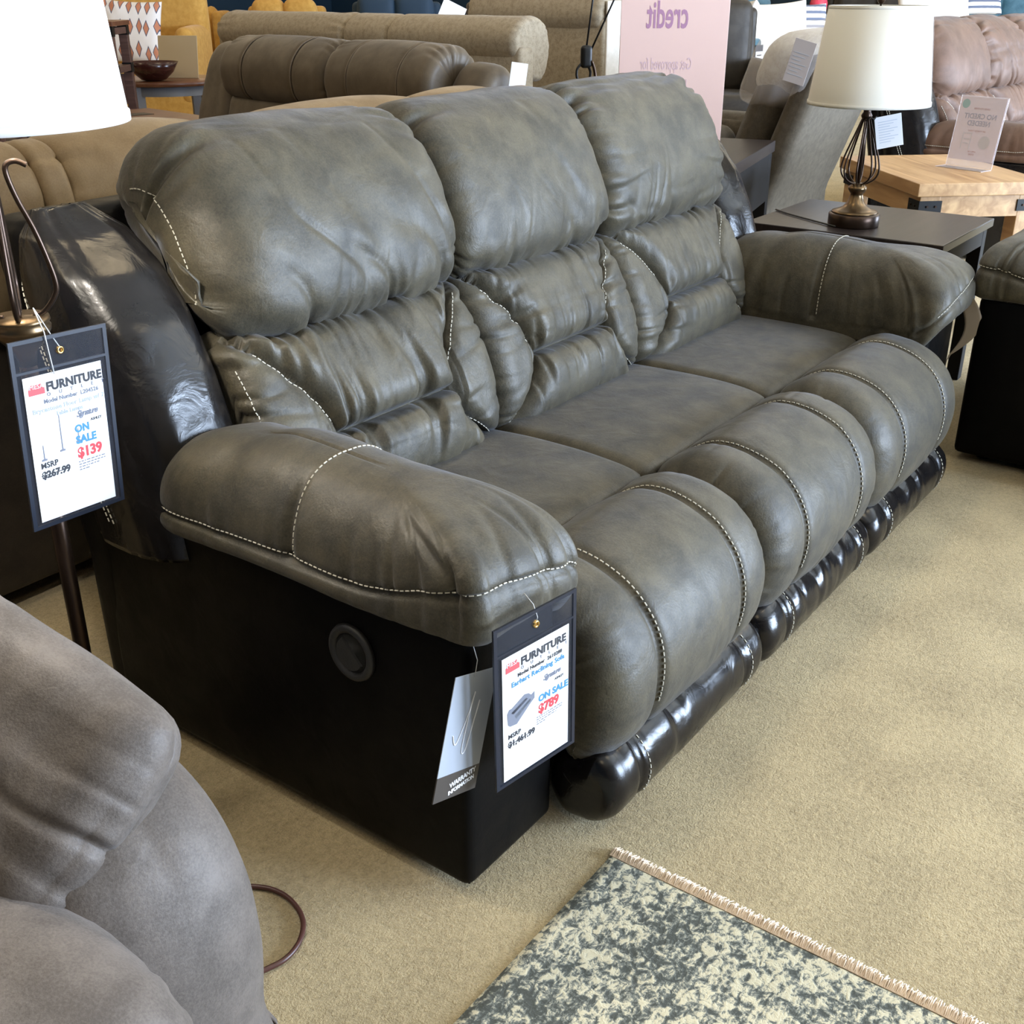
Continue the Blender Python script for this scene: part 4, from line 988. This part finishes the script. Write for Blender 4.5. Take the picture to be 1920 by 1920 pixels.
def back_view(name, label, cat, p0, p1, zf, zr, mat, nroll, d=.9, seed=1, side=None):
    """sofa seen from behind: flat back frame with plump rolls above; p0 near end, p1 far end of the back (floor points)"""
    p0 = Vector((p0[0], p0[1], 0)); p1 = Vector((p1[0], p1[1], 0)); u = (p1 - p0); L = u.length
    s_ = empty(name, tuple(p0), math.atan2(u.y, u.x), label, cat); m = M[mat]    # local x along the back, local -y its front
    rbox('back_frame', (-.02, -.10, .06), (L + .02, .02, zf), m, s_, .025, 0, 5)
    if side: box('side_trim', (-.032, -.13, .06), (-.018, .0, zr - .06), M[side], s_, .004)
    cuts = [0] + nroll + [L]
    rp = [(-.02, zf - .10), (.04, zf - .02), (.045, zf + .05), (.01, zr - .04), (-.06, zr), (-.16, zr), (-.24, zr - .06), (-.26, zf - .05), (-.2, zf - .18), (-.08, zf - .16)]
    for i in range(len(cuts) - 1):
        cushion('back_cushion', rp, cuts[i], cuts[i + 1], m, s_, .05, .03, lambda X, S, L_, A, P: folds(S, (1 - np.abs(A)) * .4, 14, .010, .07, seed + i) + .004 * fb(X * 5, S * 5, i, 2), 30, 80)
    for a in (0, L - .2): rbox('armrest', (a, -d, .08), (a + .2, -.10, .62), m, s_, .06, .01, 5)
    rbox('seat_cushion', (.2, -d, .1), (L - .2, -.1, .46), m, s_, .06, .01, 5)
    return s_
back_view('sofa', 'beige woven sofa seen from behind, three plump back rolls above the taupe loveseat', 'sofa', (4.24, 2.98), (4.50, 5.70), 1.02, 1.165, 'beige', [1.02, 1.42], d=.66, seed=11)
back_view('armchair', 'beige woven armchair seen from behind with a pale side edge, above the middle head cushion', 'armchair', (5.14, 3.02), (5.24, 4.10), 1.14, 1.30, 'beige', [], seed=21, side='white_cloth')
simple_sofa('sofa', 'dark brown sofa in the gap left of the pink poster', 'sofa', tuple(spot(1120, 9.9)), R(-53.6), 1.5, .9, 'darkbrown', .75, .5, 1.22)
cb_ = box('cream_cabinet', (-.06, -.02, 0), (.16, .2, .88), plain('cream_laminate', (.62, .56, .40), .5), None, .01); cb_.location = tuple(spot(1180, 8.7)); cb_.rotation_euler = (0, 0, R(-54)); tag(cb_, 'narrow cream cabinet end just left of the pink poster', 'cabinet')
te = simple_sofa('sofa', 'teal fabric sofa with white cushions right of the pink poster', 'sofa', (9.98, 4.30, 0), 0, 1.9, .95, 'teal', .86, .56, 1.22, 2, .20, .04)
tg3 = box('price_tag', (-.085, -.002, -.36), (.085, .002, 0), M['navy'], None, .002); tg3.location = (10.095, 4.29, .80); tag(tg3, 'navy-topped white price tag on the front of the teal sofa arm', 'price tag')
tcard = box('price_card', (-.078, -.004, -.355), (.078, -.0015, -.06), M['paper'], tg3, 0)
multi('printed_line', [((-.05, -.006, -.10), (.05, -.004, -.09)), ((-.04, -.006, -.20), (.0, -.004, -.17)), ((.02, -.006, -.18), (.05, -.004, -.15)), ((.02, -.006, -.24), (.05, -.004, -.22)), ((-.05, -.006, -.25), (-.01, -.004, -.24))], M['ink'], tcard)
def put_pillow(name, label, px, H, z, w, h, t, mat, rz, lean=R(75), roll=0, seed=1, group=None):
    o = pillow(name, w, h, t, M[mat], None, 30, seed, .008)
    o.location = tuple(spot(px, H, z)); o.rotation_euler = Euler((lean, roll, rz), 'XYZ'); return tag(o, label, 'cushion', group)
put_pillow('cushion', 'white cushion seen edge-on, leaning on the left arm of the teal sofa', 1398, 12.35, .90, .62, .62, .22, 'white_cloth', R(48), R(82), 0, 2)
put_pillow('cushion', 'large white square cushion standing on the teal sofa seat', 1459, 12.55, .88, .66, .62, .20, 'white_cloth', R(-40), R(78), R(-4), 3)
put_pillow('cushion', 'white cushion with dark stripes beside the red vase', 1508, 12.9, .93, .5, .48, .18, 'stripe', R(-40), R(78), R(0), 4)
st = table('console_table', 'tall dark console table behind the teal sofa, a red vase on it', 'table', spot(1533, 14.8).x, spot(1533, 14.8).y, R(-53.6), .5, .3, 1.03, .04, 'espresso', None, .08, .05, .02)
vs = lathe('vase', [(0, 0), (.07, 0), (.10, .05), (.105, .12), (.085, .19), (.045, .235), (.045, .27), (.055, .28), (.04, .28)], M['glass_red'], None, 32, tuple(spot(1533, 14.8, 1.03))); tag(vs, 'red glass vase on the dark console by the striped cushion', 'vase')
simple_sofa('sofa', 'dark brown leather sofa at the back wall behind the cream lamp shade', 'sofa', tuple(spot(1550, 15.6)), R(-53.6), 1.35, .9, 'darkbrown', .8, .5, 1.32, 2)
simple_sofa('sofa', 'teal sofa at the back in the upper right corner', 'sofa', tuple(spot(1762, 15.6)), R(-53.6), 2.4, .9, 'teal', .8, .5, 1.36, 3)
put_pillow('cushion', 'pale grey cushion in front of the teal sofa, right of the lamp shade', 1750, 14.6, 1.12, .9, .34, .2, 'white_cloth', R(-50), R(70), 0, 5)
put_pillow('cushion', 'striped cushion on the teal sofa in the upper right corner', 1840, 14.8, 1.15, .5, .26, .16, 'stripe', R(-50), R(70), 0, 6)

# left background: wooden pieces, mustard chair
W1 = M['cherry']; W2 = M['walnut']
tr = empty('trunk_table', (2.50, 4.44, 0), R(-9), 'reddish-brown trunk coffee table behind the tan sofa at the left', 'table')
box('tabletop', (-.02, -.02, .63), (.76, .78, .66), W1, tr, .004)
box('body', (0, 0, .22), (.74, .76, .63), M['walnut'], tr, .004)
for a in (0, .68):
    for b in (0, .70): box('leg', (a, b, 0), (a + .06, b + .06, .22), M['walnut'], tr, .003)
tube('latch', crom([(-.012, .30, .58), (-.02, .33, .55), (-.012, .36, .59), (-.02, .33, .56), (-.012, .33, .52)], False, 6), .006, plain('nickel', (.6, .58, .55), .3, 1), tr, 6)
rbk = multi('inlaid_plate', [((.44, .42, .6605), (.60, .54, .662))], M['black_metal'], tr)
def frame_unit(name, label, loc, rz, w, d, h, shelves, drawers, mat, dz=(.0, .0)):
    s_ = empty(name, loc, rz, label, 'shelf unit'); m = M[mat]; t = .055
    for a in (0, w - t):
        for b in (0, d - t):
            p_ = box('post', (a, b, 0), (a + t, b + t, h), m, s_, .002)
            multi('corner_plate', [((a - .003, b - .003, z - .03), (a + t + .003, b + t + .003, z + .03)) for z in shelves], M['black_metal'], p_)
    for z in shelves: box('shelf', (.002, .002, z - .02), (w - .002, d - .002, z + .02), m, s_, .002)
    box('top', (-.01, -.01, h), (w + .01, d + .01, h + .03), M['cherry'], s_, .003)
    for z0, z1 in drawers:
        dr = box('drawer', (t, .01, z0), (w - t, d - .02, z1), m, s_, .004)
        tube('handle', [(w * .35, .002, (z0 + z1) / 2), (w * .35, -.02, (z0 + z1) / 2), (w * .65, -.02, (z0 + z1) / 2), (w * .65, .002, (z0 + z1) / 2)], .006, M['black_metal'], dr, 6)
    return s_
p_ = spot(252, 7.6); frame_unit('shelf_unit', 'reddish-brown open shelf unit with metal corner plates right of the floor lamp shade', (p_.x - .62 * .593, p_.y + .62 * .805, 0), R(-50), .62, .42, 1.09, [1.06, .83], [(.60, .79), (.34, .58)], 'walnut')
p_ = spot(52, 5.1); frame_unit('end_table', 'dark wooden end table with metal corner plates below the floor lamp shade', (p_.x - .55 * .593, p_.y + .55 * .805, 0), R(-50), .55, .4, .80, [.77, .66], [], 'walnut')
cc = spot(335, 9.0); rtb = empty('round_table', (cc.x, cc.y, 0), R(-30), 'round table with brown top and grey legs carrying a wooden bowl', 'table')
lathe('tabletop', [(0, .66), (.42, .66), (.43, .665), (.43, .69), (.42, .695), (0, .695)], W1, rtb, 64)
lathe('apron', [(.36, .59), (.36, .655), (.34, .655), (.34, .59), (.36, .59)], M['greywood'], rtb, 48)
for k in range(4):
    a = PI / 4 + k * PI / 2; x, y = .34 * math.cos(a), .34 * math.sin(a); box('leg', (x - .035, y - .035, 0), (x + .035, y + .035, .66), M['greywood'], rtb, .003)
bp_ = spot(289, 8.72, .695)
bw = lathe('bowl', [(.05, 0), (.09, .01), (.15, .06), (.19, .125), (.183, .125), (.145, .065), (.08, .02), (0, .016)], wood('dark_bowl_wood', (.035, .008, .006), (.06, .018, .012), .2), None, 48, tuple(bp_)); bw.scale = (.98, .98, 1.05); tag(bw, 'dark wooden bowl on the round table', 'bowl')
cd = box('display_card', (-.15, -.004, 0), (.15, .004, .30), plain('kraft_board', (.50, .40, .26), .7), None, .002); cd.location = tuple(spot(336, 9.0, .695)); cd.rotation_euler = (R(-12), 0, R(-58)); tag(cd, 'plain tan card leaning upright on the round table behind the bowl', 'card')
mc = empty('armchair', tuple(spot(165, 11.2)), R(-52), 'mustard yellow armchair with a leaf-print cushion at the upper left', 'armchair')
MU = M['mustard']
rbox('base', (.0, .02, .14), (1.05, .75, .44), MU, mc, .03, 0, 6)
rbox('seat_cushion', (.12, -.02, .44), (.95, .62, .64), MU, mc, .06, .02, 8)
rbox('armrest', (.92, .0, .30), (1.10, .86, .98), MU, mc, .085, .01, 8); rbox('armrest', (-.08, .0, .30), (.10, .86, .98), MU, mc, .085, .01, 8)
rbox('backrest', (-.05, .66, .30), (1.08, .92, 1.45), MU, mc, .1, .02, 8)
for fx in (.04, .96):
    for fy in (.06, .80): box('leg', (fx, fy, 0), (fx + .05, fy + .05, .15), M['walnut'], mc, .003)
lp = pillow('cushion', .56, .54, .18, M['leafprint'], None, 30, 9, .008); lp.location = tuple(spot(246, 11.0, .95)); lp.rotation_euler = (R(78), R(3), R(-52)); tag(lp, 'white cushion with rust and navy leaf print on the mustard armchair', 'cushion')
simple_sofa('sofa', 'mustard sofa whose top edge shows above the beige sofa', 'sofa', tuple(spot(440, 12.2)), R(-53.6), .98, .9, 'mustard', .9, .5, 1.20, 2)
simple_sofa('armchair', 'small mustard chair between the yellow armchair and the beige sofa', 'armchair', tuple(spot(372, 13.4)), R(-53.6), .36, .6, 'mustard', 1.08, .5, 1.10, 1, .1)
simple_sofa('sofa', 'navy blue sofa at the back above the beige sofa', 'sofa', tuple(spot(640, 12.2)), R(-53.6), 1.1, .9, 'navy', .8, .5, 1.24, 2)
simple_sofa('sofa', 'dark grey sofa at the back between navy sofa and beige armchair', 'sofa', tuple(spot(858, 12.2)), R(-53.6), 1.0, .9, 'grey_suede', .9, .5, 1.24, 2)
w1 = box('display_card', (-.10, -.002, 0), (.10, .002, .17), M['paper'], None, .001); w1.location = tuple(spot(840, 10.0, 1.05)); w1.rotation_euler = (R(-20), R(25), R(-50)); tag(w1, 'tilted white card above the beige sofa back', 'card')
hold = box('card_rack', (-.02, -.02, 0), (.02, .02, 1.06), M['black_metal'], None, .002); hold.location = tuple(spot(840, 10.05)); tag(hold, 'thin black post carrying the tilted white card behind the beige sofa', 'rack')

# ================================================================== room and light
def structure(o): o['kind'] = 'structure'; return o
X0, X1, Y0, Y1, ZC = -4.5, 19.0, -5.0, 19.0, 3.3
structure(mesh('floor', [(X0, Y0, 0), (X1, Y0, 0), (X1, Y1, 0), (X0, Y1, 0)], [[0, 1, 2, 3]], M['carpet'], None, False))
M['ceiling'] = plain('white_ceiling_tile', (.62, .60, .55), .9)
M['wall_paint'] = plain('cream_wall_paint', (.45, .40, .32), .8)
M['wall_navy'] = plain('navy_wall_paint', (.014, .045, .085), .7)
structure(mesh('ceiling', [(X0, Y0, ZC), (X0, Y1, ZC), (X1, Y1, ZC), (X1, Y0, ZC)], [[0, 1, 2, 3]], M['ceiling'], None, False))
structure(box('wall_back', (X0, Y1, 0), (X1, Y1 + .15, ZC), M['wall_navy'], None, 0))
structure(box('wall_right', (X1, Y0, 0), (X1 + .15, Y1, ZC), M['wall_navy'], None, 0))
structure(box('wall_left', (X0 - .15, Y0, 0), (X0, Y1, ZC), M["wall_navy"], None, 0))
WX = [(1.6, 5.3), (5.7, 9.4), (9.8, 13.5)]
pr = X0; bx_ = []
for a, b in WX: bx_.append(((pr, Y0 - .15, 0), (a, Y0, ZC))); pr = b
bx_.append(((pr, Y0 - .15, 0), (X1, Y0, ZC)))
for a, b in WX: bx_ += [((a, Y0 - .15, 0), (b, Y0, .15)), ((a, Y0 - .15, 2.35), (b, Y0, ZC))]
structure(multi('wall_front', bx_, M['wall_paint']))
for i, (a, b) in enumerate(WX):
    fr = [((a, Y0 - .10, .15), (a + .05, Y0 - .04, 2.35)), ((b - .05, Y0 - .10, .15), (b, Y0 - .04, 2.35)), ((a + .05, Y0 - .10, .15), (b - .05, Y0 - .04, .20)), ((a + .05, Y0 - .10, 2.20), (b - .05, Y0 - .04, 2.35)), (((a + b) / 2 - .03, Y0 - .10, .20), ((a + b) / 2 + .03, Y0 - .04, 2.20))]
    structure(multi('window_%d' % (i + 1), fr, M['black_metal']))
def area(name, loc, rot, sx, sy, e, c, spread=None):
    l = bpy.data.lights.new(name, 'AREA'); l.shape = 'RECTANGLE'; l.size = sx; l.size_y = sy; l.energy = e; l.color = c
    if spread: l.spread = spread
    o = bpy.data.objects.new(name, l); COL.objects.link(o); o.location = loc; o.rotation_euler = rot
    return o
for a, b in WX:
    area('daylight', ((a + b) / 2, Y0 - .2, 1.25), (PI / 2, 0, 0), b - a - .1, 2.15, WIN_E * (1 if a < 5 else .8), (.62, .77, 1.0))
k = 0
tl = None
for x in np.arange(-1.6, 17, 2.9):
    for y in np.arange(-2.0, 17, 2.9):
        area('ceiling_lamp', (x, y, ZC - .06), (0, 0, 0), 1.15, .55, CEIL_E, (1.0, .80, .50))
w = bpy.data.worlds.new('world'); scene.world = w; w.use_nodes = True
w.node_tree.nodes['Background'].inputs[0].default_value = (.75, .85, 1, 1); w.node_tree.nodes['Background'].inputs[1].default_value = .6
scene.view_settings.view_transform = 'Standard'; scene.view_settings.look = 'None'; scene.view_settings.gamma = 1
scene.view_settings.use_curve_mapping = False
scene.view_settings.exposure = EXPO
scene.cycles.use_denoising = True
scene.cycles.max_bounces = 6; scene.cycles.diffuse_bounces = 3; scene.cycles.glossy_bounces = 3; scene.cycles.transparent_max_bounces = 10
scene.cycles.sample_clamp_indirect = 4
scene.cycles.caustics_reflective = False; scene.cycles.caustics_refractive = False
